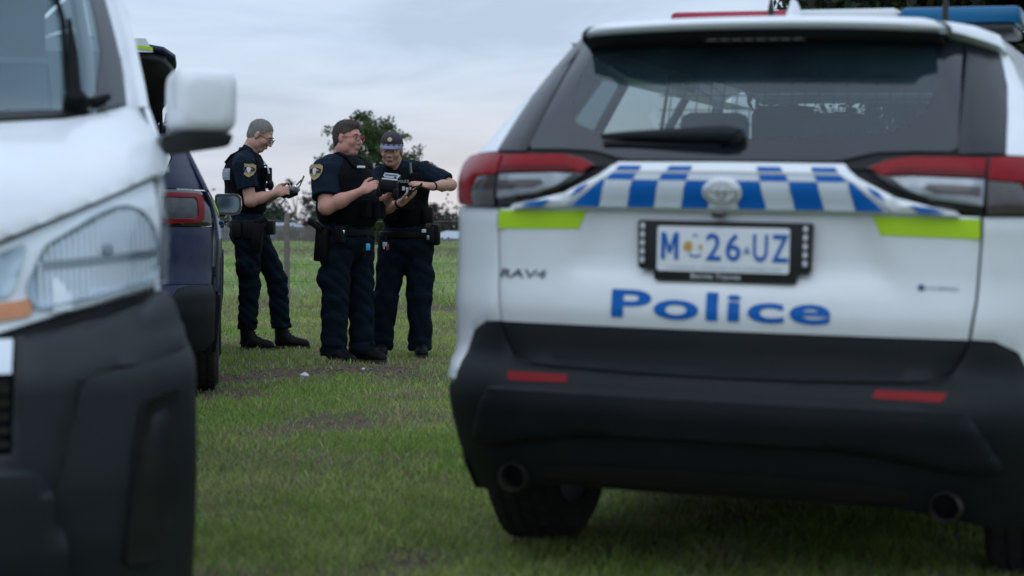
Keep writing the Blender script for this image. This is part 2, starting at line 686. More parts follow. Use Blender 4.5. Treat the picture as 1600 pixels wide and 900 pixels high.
# ------------------------------------------------------------------ ground
RNG = np.random.default_rng(7)


def vnoise(x, y, f, seed):
    """smooth 2-D value noise in 0..1"""
    x = np.asarray(x, float) * f; y = np.asarray(y, float) * f
    xi = np.floor(x).astype(np.int64); yi = np.floor(y).astype(np.int64)
    fx = x - xi; fy = y - yi
    fx = fx * fx * (3 - 2 * fx); fy = fy * fy * (3 - 2 * fy)

    def hsh(a, b):
        v = (a * 374761393 + b * 668265263 + seed * 144665) & 0x7fffffff
        v = ((v ^ (v >> 13)) * 1274126177) & 0x7fffffff
        return ((v ^ (v >> 16)) & 0xffff) / 65535.0
    a, b, c, d = hsh(xi, yi), hsh(xi + 1, yi), hsh(xi, yi + 1), hsh(xi + 1, yi + 1)
    return (a * (1 - fx) + b * fx) * (1 - fy) + (c * (1 - fx) + d * fx) * fy


def fbm(x, y, f, seed, o=4):
    t = 0; a = 0.5; s = 0
    for i in range(o):
        t = t + a * vnoise(x, y, f * 2 ** i, seed + i); s += a; a *= 0.55
    return t / s


def npss(a, b, x):
    t = np.clip((x - a) / (b - a), 0, 1)
    return t * t * (3 - 2 * t)


# bare earth: (x, y, rx, ry, strength) of the scuffed patches one can see between the cars and by the fence
PATCH = [(-1.50, 12.7, 0.42, 0.6, 1.0), (-0.98, 13.0, 0.45, 0.45, 1.0), (-1.95, 12.3, 0.34, 0.45, 0.9), (-1.8, 11.3, 0.45, 0.65, 0.95),
         (-0.95, 9.8, 0.40, 0.7, 0.85), (-0.55, 12.6, 0.45, 0.4, 0.6), (-0.75, 22.3, 0.9, 0.9, 1.0), (-2.6, 22.6, 1.4, 0.6, 0.9), (-0.1, 21.3, 0.6, 0.8, 0.8),
         (-1.5, 22.9, 1.2, 0.5, 0.8), (-0.32, 5.9, 0.22, 0.45, 0.8), (-4.5, 22.8, 1.8, 0.6, 0.8), (-0.5, 17.4, 0.5, 0.5, 0.6), (-1.9, 18.5, 0.7, 0.5, 0.6)]


def soil(x, y):
    x = np.asarray(x, float); y = np.asarray(y, float)
    m = np.zeros(np.broadcast(x, y).shape)
    wob = fbm(x, y, 2.3, 11) - 0.5
    for px, py, rx, ry, s in PATCH:
        r = np.sqrt(((x - px) / rx) ** 2 + ((y - py) / ry) ** 2) + wob * 1.3
        m = np.maximum(m, s * (1 - npss(0.45, 1.15, r)))
    sc = npss(0.60, 0.74, fbm(x * 1.0, y * 0.55, 1.3, 5)) * 0.4
    return np.clip(np.maximum(m, sc * (y < 26)), 0, 1)


def gz(x, y):
    x = np.asarray(x, float); y = np.asarray(y, float)
    z = 0.05 * npss(6, 14, y) + 0.012 * npss(14, 17, y)
    z = z + 0.018 * (fbm(x, y, 0.9, 3) - 0.5) * npss(7.0, 9.0, y)
    z = z + 0.045 * np.exp(-(((x + 1.25) / 0.30) ** 2 + ((y - 13.15) / 0.22) ** 2))
    z = z + 0.10 * npss(23.2, 24.6, y) + 0.06 * (fbm(x, y, 0.35, 9) - 0.5) * npss(24, 30, y)
    z = z - 3.2 * npss(96, 122, y)
    return z


def axis_grid(parts):
    out = []
    for a, b, st in parts:
        out.append(np.arange(a, b, st))
    return np.concatenate(out)


def build_ground():
    xs = axis_grid([(-2500, -300, 400), (-300, -60, 30), (-60, -12, 3), (-12, -4, 0.4), (-4, 3, 0.07), (3, 12, 0.4), (12, 60, 3), (60, 300, 30), (300, 2501, 400)])
    ys = axis_grid([(-400, -40, 60), (-40, -4, 4), (-4, 3.6, 0.4), (3.6, 14.2, 0.07), (14.2, 25, 0.15), (25, 60, 0.7), (60, 130, 2.5), (130, 400, 30), (400, 4001, 400)])
    X, Y = np.meshgrid(xs, ys, indexing='ij')
    S = soil(X, Y)
    Z = gz(X, Y) - 0.012 * S + 0.012 * (fbm(X, Y, 6.0, 21) - 0.5) * (Y < 26)
    P = np.stack([X, Y, Z], -1).reshape(-1, 3)
    nx, ny = len(xs), len(ys)
    i = np.arange(nx - 1)[:, None] * ny + np.arange(ny - 1)[None, :]
    Fc = np.stack([i, i + ny, i + ny + 1, i + 1], -1).reshape(-1, 4)
    me = np_mesh('ground', P, Fc)
    at = me.attributes.new('soil', 'FLOAT', 'POINT')
    at.data.foreach_set('value', S.ravel().astype(np.float32))
    m = bpy.data.materials.new('turf_soil'); m.use_nodes = True
    nt = m.node_tree; L = nt.links.new
    b = nt.nodes['Principled BSDF']; b.inputs['Roughness'].default_value = 0.95; b.inputs['Specular IOR Level'].default_value = 0.1
    tc = nt.nodes.new('ShaderNodeTexCoord')
    n1 = nt.nodes.new('ShaderNodeTexNoise'); n1.inputs['Scale'].default_value = 1.4; n1.inputs['Detail'].default_value = 10; n1.inputs['Roughness'].default_value = 0.7
    n2 = nt.nodes.new('ShaderNodeTexNoise'); n2.inputs['Scale'].default_value = 28; n2.inputs['Detail'].default_value = 6; n2.inputs['Roughness'].default_value = 0.75
    n3 = nt.nodes.new('ShaderNodeTexNoise'); n3.inputs['Scale'].default_value = 0.16; n3.inputs['Detail'].default_value = 7
    for n in (n1, n2, n3):
        L(tc.outputs['Object'], n.inputs['Vector'])
    g1 = nt.nodes.new('ShaderNodeValToRGB')
    e = g1.color_ramp.elements
    e[0].position, e[0].color = 0.32, (0.060, 0.090, 0.026, 1)
    e[1].position, e[1].color = 0.72, (0.160, 0.170, 0.075, 1)
    k = g1.color_ramp.elements.new(0.5); k.color = (0.105, 0.135, 0.044, 1)
    L(n1.outputs['Fac'], g1.inputs[0])
    g2 = nt.nodes.new('ShaderNodeValToRGB')
    e = g2.color_ramp.elements
    e[0].position, e[0].color = 0.3, (0.040, 0.030, 0.021, 1)
    e[1].position, e[1].color = 0.75, (0.19, 0.150, 0.110, 1)
    L(n2.outputs['Fac'], g2.inputs[0])
    mm = nt.nodes.new('ShaderNodeMixRGB'); mm.blend_type = 'MULTIPLY'; mm.inputs[0].default_value = 0.7
    r2 = nt.nodes.new('ShaderNodeValToRGB'); r2.color_ramp.elements[0].color = (0.45, 0.45, 0.45, 1); r2.color_ramp.elements[1].color = (1.5, 1.5, 1.5, 1)
    L(n2.outputs['Fac'], r2.inputs[0]); L(g1.outputs[0], mm.inputs[1]); L(r2.outputs[0], mm.inputs[2])
    at = nt.nodes.new('ShaderNodeAttribute'); at.attribute_name = 'soil'
    ad = nt.nodes.new('ShaderNodeMath'); ad.operation = 'MULTIPLY_ADD'; ad.inputs[1].default_value = 1.5
    sb = nt.nodes.new('ShaderNodeMath'); sb.operation = 'SUBTRACT'; sb.inputs[1].default_value = 0.55
    L(n2.outputs['Fac'], sb.inputs[0]); L(at.outputs['Fac'], ad.inputs[0]); L(sb.outputs[0], ad.inputs[2])
    ad.use_clamp = True
    mx = nt.nodes.new('ShaderNodeMixRGB'); L(ad.outputs[0], mx.inputs[0]); L(mm.outputs[0], mx.inputs[1]); L(g2.outputs[0], mx.inputs[2])
    # far field: long pale and green streaks
    g3 = nt.nodes.new('ShaderNodeValToRGB'); e = g3.color_ramp.elements
    e[0].position, e[0].color = 0.38, (0.105, 0.175, 0.060, 1)
    e[1].position, e[1].color = 0.66, (0.230, 0.240, 0.130, 1)
    L(n3.outputs['Fac'], g3.inputs[0])
    sp = nt.nodes.new('ShaderNodeSeparateXYZ'); L(tc.outputs['Object'], sp.inputs[0])
    fr = nt.nodes.new('ShaderNodeMapRange'); fr.inputs['From Min'].default_value = 23; fr.inputs['From Max'].default_value = 27
    L(sp.outputs['Y'], fr.inputs['Value'])
    mf = nt.nodes.new('ShaderNodeMixRGB'); L(fr.outputs[0], mf.inputs[0]); L(mx.outputs[0], mf.inputs[1]); L(g3.outputs[0], mf.inputs[2])
    L(mf.outputs[0], b.inputs['Base Color'])
    bp = nt.nodes.new('ShaderNodeBump'); bp.inputs['Strength'].default_value = 0.9; bp.inputs['Distance'].default_value = 0.02
    L(n2.outputs['Fac'], bp.inputs['Height']); L(bp.outputs[0], b.inputs['Normal'])
    me.materials.append(m)
    o = link(bpy.data.objects.new('ground', me)); tag(o, kind='structure')


build_ground()


def blades_mesh(name, x, y, z, hgt, wid, colr, lean, rng):
    n = len(x)
    a = rng.uniform(0, 2 * np.pi, n); b = rng.uniform(0, 2 * np.pi, n)
    wx, wy = np.cos(a) * wid, np.sin(a) * wid
    lx, ly = np.cos(b) * lean * hgt, np.sin(b) * lean * hgt
    base = np.stack([x, y, z], 1)
    side = np.stack([wx, wy, 0 * x], 1)
    mid = base + np.stack([lx * 0.35, ly * 0.35, hgt * 0.62], 1)
    tip = base + np.stack([lx, ly, hgt], 1)
    P = np.stack([base - side, base + side, mid - side * 0.75, mid + side * 0.75, tip], 1).reshape(-1, 3)
    i = np.arange(n)[:, None] * 5
    T = np.concatenate([i + np.array([[0, 1, 3]]), i + np.array([[0, 3, 2]]), i + np.array([[2, 3, 4]])], 0)
    me = np_mesh(name, P, T)
    ca = me.attributes.new('tint', 'FLOAT_COLOR', 'POINT')
    c4 = np.concatenate([np.repeat(colr, 5, 0), np.ones((n * 5, 1))], 1)
    ca.data.foreach_set('color', c4.astype(np.float32).ravel())
    return me


def tint_mat(name, rough=0.75, transl=0.35):
    m = bpy.data.materials.new(name); m.use_nodes = True
    nt = m.node_tree; L = nt.links.new
    b = nt.nodes['Principled BSDF']; b.inputs['Roughness'].default_value = rough; b.inputs['Specular IOR Level'].default_value = 0.25
    at = nt.nodes.new('ShaderNodeAttribute'); at.attribute_name = 'tint'
    L(at.outputs['Color'], b.inputs['Base Color'])
    if transl:
        t = nt.nodes.new('ShaderNodeBsdfTranslucent'); L(at.outputs['Color'], t.inputs[0])
        mx = nt.nodes.new('ShaderNodeMixShader'); mx.inputs[0].default_value = transl
        L(b.outputs[0], mx.inputs[1]); L(t.outputs[0], mx.inputs[2])
        L(mx.outputs[0], nt.nodes['Material Output'].inputs[0])
    return m


M_BLADE = tint_mat('grass_blade')


def grass_cols(x, y, rng, dry=0.0):
    n = len(x)
    t = fbm(x, y, 0.8, 31); t2 = fbm(x, y, 3.0, 41)
    lush = np.array([0.185, 0.285, 0.060]); olive = np.array([0.350, 0.385, 0.140]); straw = np.array([0.38, 0.33, 0.20])
    k = np.clip((t - 0.32) * 2.4 + (t2 - 0.5) * 0.8 + rng.normal(0, 0.22, n), 0, 1)[:, None]
    c = lush * (1 - k) + olive * k
    dd = np.clip(dry + (fbm(x, y, 1.7, 51) - 0.52) * 2.2, 0.04, 0.8)
    s = (rng.uniform(0, 1, n) < dd)[:, None]
    c = np.where(s, straw * rng.uniform(0.5, 1.0, (n, 1)), c)
    return c * rng.uniform(0.7, 1.35, (n, 1))


def build_grass():
    rng = np.random.default_rng(12)
    N = 390000
    d = 3.7 * (24.0 / 3.7) ** rng.uniform(0, 1, N)
    x = rng.uniform(-1, 1, N) * (0.315 * d + 0.3) - 0.02 * d
    y = d
    S = soil(x, y)
    keep = (rng.uniform(0, 1, N) > S * .9)
    # no turf where tyres and soles press
    x, y, d, S = x[keep], y[keep], d[keep], S[keep]
    n = len(x)
    clump = fbm(x, y, 5.0, 61)
    hgt = (0.016 + 0.034 * clump ** 1.4 * 1.6) * rng.uniform(0.5, 1.35, n) * (1 - 0.5 * S)
    # longer along the fence line
    hgt *= 1 + 1.6 * npss(21.5, 23.6, y)
    wid = (0.0011 + 0.00016 * d) * rng.uniform(0.7, 1.4, n)
    z = gz(x, y) - 0.004
    me = blades_mesh('grass', x, y, z, hgt, wid, grass_cols(x, y, rng, 0.15 + 0.25 * S + 0.16 * npss(7, 9.5, y)), rng.uniform(0.2, 1.3, n), rng)
    me.materials.append(M_BLADE)
    o = link(bpy.data.objects.new('grass', me))
    tag(o, 'short mown green turf with straw between the parked cars', 'grass', kind='stuff')
    # rank pasture behind the fence
    N = 170000
    d = 23.5 * (96 / 23.5) ** rng.uniform(0, 1, N)
    x = rng.uniform(-0.30, 0.22, N) * d
    clump = fbm(x, d, 0.55, 71)
    keep = rng.uniform(0, 1, N) < np.clip(clump * 2.2 - 0.3, 0.12, 1)
    x, y, clump = x[keep], d[keep], clump[keep]
    n = len(x)
    hgt = (0.07 + 0.24 * clump ** 2) * rng.uniform(0.5, 1.3, n)
    wid = (0.0026 + 0.00022 * y) * rng.uniform(0.7, 1.4, n)
    c = grass_cols(x, y * 0.6, rng, 0.16)
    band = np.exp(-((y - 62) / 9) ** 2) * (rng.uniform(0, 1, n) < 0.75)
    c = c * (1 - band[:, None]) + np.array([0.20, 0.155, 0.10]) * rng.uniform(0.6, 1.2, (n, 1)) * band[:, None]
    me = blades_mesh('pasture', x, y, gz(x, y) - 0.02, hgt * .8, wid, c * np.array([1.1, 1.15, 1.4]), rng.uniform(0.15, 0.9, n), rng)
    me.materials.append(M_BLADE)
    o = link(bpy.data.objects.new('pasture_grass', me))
    tag(o, 'long rank pasture grass behind the wire fence', 'grass', kind='stuff')


build_grass()
# ------------------------------------------------------------------ shared vehicle materials
M_WHITE = mat('white_car_paint', (0.70, 0.73, 0.76), 0.34, coat=0.5, var=0.03, vscale=3, dirt=(0.42, 0.38, 0.32), dscale=3.0, damt=0.22, rvar=0.06)
M_BLKPL = mat('black_bumper_plastic', (0.0060, 0.0085, 0.0115), 0.60, spec=0.22, var=0.15, bump=0.12, bscale=900, dirt=(0.04, 0.036, 0.032), dscale=4, damt=0.12, bdist=0.001)
M_BLKGL = mat('gloss_black_trim', (0.008, 0.008, 0.010), 0.12, coat=0.5, dirt=(0.10, 0.09, 0.08), dscale=5, damt=0.10)
M_SATIN = mat('satin_black_trim', (0.008, 0.009, 0.010), 0.40, spec=0.35, dirt=(0.05, 0.045, 0.04), dscale=6, damt=0.12)
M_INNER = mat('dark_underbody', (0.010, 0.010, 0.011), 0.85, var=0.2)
M_RUBBER = mat('tyre_rubber', (0.016, 0.016, 0.017), 0.85, var=0.25, vscale=20, bump=0.3, bscale=120, dirt=(0.09, 0.07, 0.05), dscale=9, damt=0.35)
M_ALLOY = mat('dull_alloy', (0.30, 0.31, 0.32), 0.35, metal=0.9, dirt=(0.08, 0.07, 0.06), dscale=12, damt=0.4)
M_CHROME = mat('chrome', (0.75, 0.76, 0.78), 0.12, metal=1.0)
M_REDL = mat('red_lamp_lens', (0.215, 0.003, 0.007), 0.25, spec=0.18, var=0.15, vscale=40)
M_REDD = mat('deep_red_lens', (0.10, 0.002, 0.005), 0.25, spec=0.18, var=0.2, vscale=40)
M_CLEARL = mat('clear_lamp_lens', (0.30, 0.33, 0.36), 0.16, metal=0.35, coat=0.5, var=0.3, vscale=30)
M_SMOKE = mat('smoked_lamp_lens', (0.055, 0.045, 0.045), 0.14, coat=0.6, var=0.5, vscale=45)
M_BLUE = mat('blue_decal', (0.001, 0.105, 0.40), 0.5, spec=0.2, var=0.05)
M_SILV = mat('silver_reflective_decal', (0.56, 0.61, 0.66), 0.45, metal=0.0, var=0.05)
M_YEL = mat('fluorescent_yellow_decal', (0.42, 0.66, 0.012), 0.5, var=0.04)
M_FRIT = mat('black_glass_border', (0.010, 0.012, 0.017), 0.06, spec=0.62)
M_REARGL = glass_mat('tinted_rear_glass', (0.50, 0.58, 0.60), ior=1.65, haze=0.045, hcol=(0.20, 0.40, 0.50))  # teal veil in the pane's colour stands in for sky sheen
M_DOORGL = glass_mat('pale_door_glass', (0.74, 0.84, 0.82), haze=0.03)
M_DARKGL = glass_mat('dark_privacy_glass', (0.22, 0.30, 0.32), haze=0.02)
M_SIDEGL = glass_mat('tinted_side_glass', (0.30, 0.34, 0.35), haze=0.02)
M_WSGL = glass_mat('windscreen_glass', (0.70, 0.80, 0.80), ior=1.7, haze=0.15, hcol=(0.22, 0.46, 0.62))  # blue veil painted into the pane imitates reflected sky
M_STEEL = mat('dull_exhaust_steel', (0.07, 0.060, 0.055), 0.45, metal=0.8, dirt=(0.03, 0.026, 0.022), dscale=30, damt=0.6)
M_SEAT = mat('dark_seat_fabric', (0.020, 0.021, 0.023), 0.9, bump=0.2, bscale=300)
M_PLATEW = mat('white_plate_paint', (0.66, 0.69, 0.72), 0.45, var=0.04)
M_PRINT = mat('pale_print', (0.55, 0.57, 0.60), 0.5)
M_AMBER = mat('amber_lens', (0.62, 0.20, 0.05), 0.2, coat=0.4, var=0.2, vscale=40)


def wheel(parent, x, y, z, r, w, side, tyre_w=None):
    """wheel on the axis x; side = +1/-1 says which way the rim faces"""
    M = Matrix.Translation((x, y, z)) @ Matrix.Rotation(math.pi / 2 * side, 4, 'Y')
    hw = w / 2
    rr = r * 0.66
    prof = [(rr, -hw * 0.85), (rr + 0.03, -hw), (r - 0.035, -hw), (r - 0.008, -hw * 0.78), (r, -hw * 0.45), (r, hw * 0.45),
            (r - 0.008, hw * 0.78), (r - 0.035, hw), (rr + 0.03, hw), (rr, hw * 0.85)]
    wh = lathe('wheel', prof, M_RUBBER, parent, M, 56)
    # tread grooves as raised rings of blocks
    V, Fc = [], []
    for ring in (-0.62, -0.2, 0.2, 0.62):
        for k in range(44):
            t0 = 2 * math.pi * (k + 0.1 + (0.25 if ring in (-0.2, 0.62) else 0)) / 44; t1 = t0 + 2 * math.pi * 0.78 / 44
            b0 = len(V)
            for t in (t0, t1):
                for hh in (ring - 0.16, ring + 0.16):
                    for rad_ in (r - 0.006, r + 0.006):
                        V.append(M @ Vector((rad_ * math.cos(t), rad_ * math.sin(t), hh * hw)))
            Fc += [tuple(b0 + i for i in q) for q in ((1, 3, 7, 5), (0, 1, 5, 4), (2, 6, 7, 3), (0, 2, 3, 1), (4, 5, 7, 6))]
    mobj('tread', V, Fc, M_RUBBER, wh, 0)
    rim = lathe('rim', [(rr, -hw * 0.8), (rr - 0.012, -hw * 0.5), (rr - 0.02, hw * 0.7), (rr, hw * 0.86)], M_ALLOY, wh, M, 48)
    bm = bmesh.new()
    for k in range(5):
        a = 2 * math.pi * k / 5
        R = Matrix.Rotation(a, 3, 'Z')
        bm_box(bm, R @ Vector((rr * 0.52, 0, hw * 0.6)), (rr * 0.98, 0.06, 0.03), R, 0.006)
    bmesh.ops.create_cone(bm, cap_ends=True, segments=20, radius1=0.075, radius2=0.06, depth=0.04, matrix=Matrix.Translation((0, 0, hw * 0.62)))
    for v in bm.verts:
        v.co = M @ v.co
    bmobj('spoke', bm, M_ALLOY, wh)
    return wh


# ------------------------------------------------------------------ white police car seen from behind
RAV_YAW, RAV_ROLL = rad(-20.36), rad(1.17)
R_ZP = [.20, .30, .36, .45, .52, .57, .60, .63, .645, .70, .75, .80, .90, 1.0, 1.06, 1.12, 1.18, 1.22, 1.60, 1.75]
R_VP = [.16, .09, .05, .01, -.02, -.02, .0, .02, .055, .06, .055, .05, .065, .065, .06, .06, .07, .09, .45, .592]
r_prof = smooth_table(R_ZP, R_VP, 0.012)
r_wid = smooth_table([.15, .2, .45, .75, 1.0, 1.15, 1.22, 1.4, 1.62, 1.7], [.835, .84, .882, .886, .892, .893, .872, .775, .652, .57], 0.05)


def r_g(u):
    u = abs(u)
    return .045 * (u / .7) ** 2 + 2.2 * max(0, u - .62) ** 2


def r_dent(u, z):
    a = abs(u)
    ub = 0.455 - 0.35 * (z - 0.92)
    return 0.020 * (1 - sstep(ub - 0.05, ub + 0.03, a)) * sstep(0.865, 0.93, z) * (1 - sstep(1.10, 1.14, z))


def r_surf(u, z):
    return r_prof(z) + r_g(u * .905 / r_wid(z))


def r_rear(u, z, h):
    v = r_surf(u, z) + r_dent(u, z)
    t = sstep(1.21, 1.26, z) * 0.7
    gu = max(-1, min(1, (u / 0.9) ** 3)) * 0.8
    n = Vector((gu, -1, t)).normalized()
    return (u + n.x * h, v + n.y * h, z + n.z * h)


def plan(v):
    return 1.0 - 0.02 * sstep(1.0, 0.3, v) - 0.13 * sstep(3.3, 4.55, v)


def r_side(sg):
    def f(v, z, h):
        return (sg * (r_wid(z) * plan(v) + h), v, z)
    return f


r_rz = smooth_table([.3, .5, 1.0, 1.6, 2.3, 2.75, 3.0], [1.627, 1.647, 1.668, 1.680, 1.662, 1.615, 1.575], 0.15)


def r_roof(u, v, h):
    return (u, v, r_rz(v) - 0.026 * (abs(u) / .66) ** 2.4 + h)


def build_rav():
    R0 = root('police_car', frame_matrix(0.541, 5.16, 0.006, RAV_YAW, RAV_ROLL),
              'white police SUV seen from behind with blue checks and Police on its tailgate', 'car')
    G = .016
    # --- dark sheet added behind the panels; its colour supplies the seam shade
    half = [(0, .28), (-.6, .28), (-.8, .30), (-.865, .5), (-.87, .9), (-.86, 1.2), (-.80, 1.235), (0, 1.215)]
    drape('seam_shade_sheet', sym(half), r_rear, M_INNER, R0, h=-0.016, bev=0, thick=0, grid=.05)
    # --- tailgate
    half = [(0, .750), (-.662, .750), (-.676, .852), (-.683, 1.0), (-.683, 1.077), (-.58, 1.078), (-.45, 1.10), (-.36, 1.17), (-.32, 1.214), (0, 1.216)]
    tg = drape('tailgate', sym(half), r_rear, M_WHITE, R0, h=0, bev=.006, thick=.016, grid=.03)
    half = [(0, .625), (-.218, .627), (-.50, .634), (-.553, .638), (-.612, .655), (-.640, .698), (-.660, .7445), (0, .7465)]
    drape('tailgate_cladding', sym(half), r_rear, M_BLKPL, R0, h=.004, bev=.006, thick=.016, grid=.03)
    # --- body corners (white) and pillars
    for s in (-1, 1):
        mm = (lambda p: p) if s < 0 else mirror
        q = [(-.692, 1.076), (-.690, 1.0), (-.684, .852), (-.671, .7505), (-.729, .747), (-.787, .715), (-.822, .64), (-.835, .57), (-.893, .57), (-.900, .8), (-.893, 1.0), (-.892, 1.08)]
        drape('quarter_panel', mm(q), r_rear, M_WHITE, R0, h=0, bev=.006, thick=.02, grid=.025)
        q = [(-.734, 1.248), (-.850, 1.246), (-.77, 1.39), (-.705, 1.52), (-.655, 1.615), (-.632, 1.625), (-.676, 1.532), (-.704, 1.452), (-.720, 1.36)]
        drape('corner_pillar', mm(q), r_rear, M_WHITE, R0, h=0, bev=.005, thick=.02, grid=.03)
        q = [(-.628, 1.625), (-.672, 1.53), (-.700, 1.45), (-.716, 1.36), (-.730, 1.248), (-.614, 1.244), (-.602, 1.40), (-.590, 1.53), (-.56, 1.605)]
        drape('pillar_trim', mm(q), r_rear, mat('gloss_pillar_trim', (.006, .008, .011), .26, spec=.42), R0, h=.006, bev=.005, thick=.02, grid=.03)
        # lamps: inner half on the gate, outer half on the body
        gate = [(-.688, 1.236), (-.492, 1.236), (-.43, 1.226), (-.384, 1.205), (-.432, 1.169), (-.496, 1.130), (-.575, 1.101), (-.686, 1.080)]
        lam = drape('tail_light', mm(gate), r_rear, M_BLKGL, R0, h=.004, bev=.005, thick=.02, grid=.03)
        red = [(-.686, 1.233), (-.492, 1.233), (-.43, 1.223), (-.390, 1.205), (-.425, 1.184), (-.50, 1.186), (-.687, 1.181)]
        drape('red_lens', mm(red), r_rear, M_REDL, lam, h=.014, bev=.006, thick=.014, grid=.03)
        rd2 = [(-.684, 1.202), (-.47, 1.206), (-.432, 1.190), (-.50, 1.188), (-.685, 1.183)]
        drape('red_lens', mm(rd2), r_rear, M_REDD, lam, h=.0165, bev=.003, thick=.004, grid=.03)
        clr = [(-.687, 1.177), (-.50, 1.182), (-.448, 1.178), (-.50, 1.143), (-.56, 1.122), (-.686, 1.106)]
        drape('clear_lens', mm(clr), r_rear, M_CLEARL, lam, h=.010, bev=.005, thick=.010, grid=.03)
        bar = [(-.680, 1.158), (-.545, 1.163), (-.53, 1.148), (-.57, 1.136), (-.680, 1.130)]
        drape('clear_lens', mm(bar), r_rear, M_SMOKE, lam, h=.0125, bev=.003, thick=.003, grid=.03)
        body = [(-.694, 1.238), (-.79, 1.242), (-.862, 1.236), (-.888, 1.215), (-.884, 1.15), (-.872, 1.10), (-.858, 1.083), (-.694, 1.080)]
        lam = drape('tail_light', mm(body), r_rear, M_BLKGL, R0, h=.004, bev=.005, thick=.02, grid=.025)
        red = [(-.696, 1.235), (-.79, 1.239), (-.86, 1.233), (-.885, 1.213), (-.882, 1.15), (-.868, 1.095), (-.856, 1.086), (-.79, 1.086), (-.80, 1.13), (-.775, 1.172), (-.696, 1.178)]
        drape('red_lens', mm(red), r_rear, M_REDL, lam, h=.014, bev=.006, thick=.014, grid=.025)
        clr = [(-.696, 1.174), (-.773, 1.168), (-.796, 1.13), (-.787, 1.086), (-.696, 1.083)]
        drape('clear_lens', mm(clr), r_rear, M_SMOKE, lam, h=.012, bev=.004, thick=.012, grid=.025)
        yel = [(-.682, 1.071), (-.403, 1.074), (-.426, 1.023), (-.682, 1.018)]
        drape('yellow_stripe', mm(yel), r_rear, M_YEL, tg, h=.0025, bev=0, thick=.0015, grid=.03)
        # bumper reflector
        ref = fillet([(-.619, .612), (-.432, .613), (-.426, .591), (-.606, .588)], .006, 2)
        drape('reflector', mm(ref), r_rear, M_REDD if False else mat('reflector_red', (0.17, 0.002, 0.004), 0.3, spec=0.15), R0, h=.008, bev=.003, thick=.01, grid=.03)
    # --- bumper
    half = [(0, .619), (-.218, .621), (-.50, .628), (-.557, .632), (-.619, .650), (-.648, .697), (-.667, .743), (-.729, .741), (-.783, .710), (-.817, .637),
            (-.832, .566), (-.872, .55), (-.870, .36), (-.845, .225), (-.76, .225), (-.70, .235), (-.62, .262), (-.37, .295), (0, .295)]
    drape('bumper', sym(half), r_rear, M_BLKPL, R0, h=.003, bev=.006, thick=.03, grid=.025)
    half = [(0, .586), (-.438, .583), (-.62, .575), (-.668, .566), (-.715, .49), (-.762, .398), (-.70, .385), (-.446, .432), (-.30, .445), (0, .447)]
    drape('bumper_panel', sym(half), r_rear, M_BLKPL, R0, h=.022, bev=.014, thick=.024, grid=.025, drop=.012)
    half = [(0, .36), (-.40, .352), (-.52, .335), (-.52, .305), (-.40, .300), (0, .300)]
    drape('bumper_insert', sym(half), r_rear, M_SATIN, R0, h=.012, bev=.006, thick=.012, grid=.04)
    # --- garnish with the chequered band
    half = [(0, 1.214), (-.300, 1.212), (-.327, 1.204), (-.362, 1.176), (-.464, 1.124), (-.563, 1.100), (-.618, 1.090), (-.630, 1.078), (-.56, 1.080), (-.452, 1.084), (-.40, 1.080), (0, 1.079)]
    ga = drape('garnish', sym(half), r_rear, M_WHITE, R0, h=.030, bev=.010, thick=.034, grid=.025, drop=.008)
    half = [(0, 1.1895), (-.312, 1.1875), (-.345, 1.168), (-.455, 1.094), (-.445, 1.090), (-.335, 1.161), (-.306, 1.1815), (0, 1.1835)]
    drape('crease_shade', sym(half), r_rear, mat('crease_shade_grey', (0.34, 0.36, 0.38), 0.35, coat=0.5), ga, h=.0315, bev=0, thick=.002, grid=.03)  # flat grey strip; the fold's shade is painted as its colour
    bx = [-.436, -.358, -.276, -.197, -.119, -.042]; mxs = [-.338, -.338, -.258, -.181, -.103, -.034]
    zb, zm, zt = 1.087, 1.162, 1.181
    bz = zb

    def quad(nm, a, b, c, d, m_):
        for s in (-1, 1):
            q = [a, b, c, d]
            q = q if s < 0 else mirror(q)
            drape(nm, q, r_rear, m_, ga, h=.0335, bev=0, thick=.0015, grid=.03)
    # lower row, left half mirrored to the right: blue, silver, blue, silver, blue
    cols = [M_BLUE, M_SILV, M_BLUE, M_SILV, M_BLUE]
    for i in range(5):
        m1 = (mxs[i] if i else -.350)
        quad('check_square', (bx[i], bz), (bx[i + 1] - .0015, bz), (mxs[i + 1] - .0015, zm), (m1, zm), cols[i])
    drape('check_square', [(-.041, bz), (.041, bz), (.033, zm), (-.033, zm)], r_rear, M_SILV, ga, h=.0335, bev=0, thick=.0015, grid=.03)
    up = [-.336, -.258, -.181, -.103]; ut = [-.320, -.246, -.172, -.098]
    for i, c in enumerate((M_BLUE, M_SILV, M_BLUE)):
        quad('check_square', (up[i], zm + .0015), (up[i + 1] - .0015, zm + .0015), (ut[i + 1] - .0015, zt), (ut[i], zt), c)
    drape('check_square', [(-.101, zm + .0015), (.101, zm + .0015), (.096, zt), (-.096, zt)], r_rear, M_SILV, ga, h=.0335, bev=0, thick=.0015, grid=.03)
    for i in (0, 2):
        quad('check_square', (ut[i] + .008, 1.191), (ut[i + 1] + .003, 1.191), (ut[i + 1] + .008, 1.203), (ut[i] + .018, 1.203), M_BLUE)
    quad('check_square', (-.592, 1.0835), (-.525, 1.0845), (-.500, 1.1055), (-.566, 1.095), M_BLUE)
    quad('check_square', (-.442, 1.112), (-.408, 1.130), (-.386, 1.154), (-.420, 1.138), M_BLUE)
    # emblem: three interlocking ovals on a raised disc
    disc = [(.055 * math.cos(t), 1.132 + .040 * math.sin(t)) for t in np.linspace(0, 2 * math.pi, 40)[:-1]]
    em = drape('emblem', disc, r_rear, mat('pale_emblem', (0.70, 0.72, 0.74), 0.3, coat=.5), ga, h=.043, bev=.006, thick=.012, grid=.03)

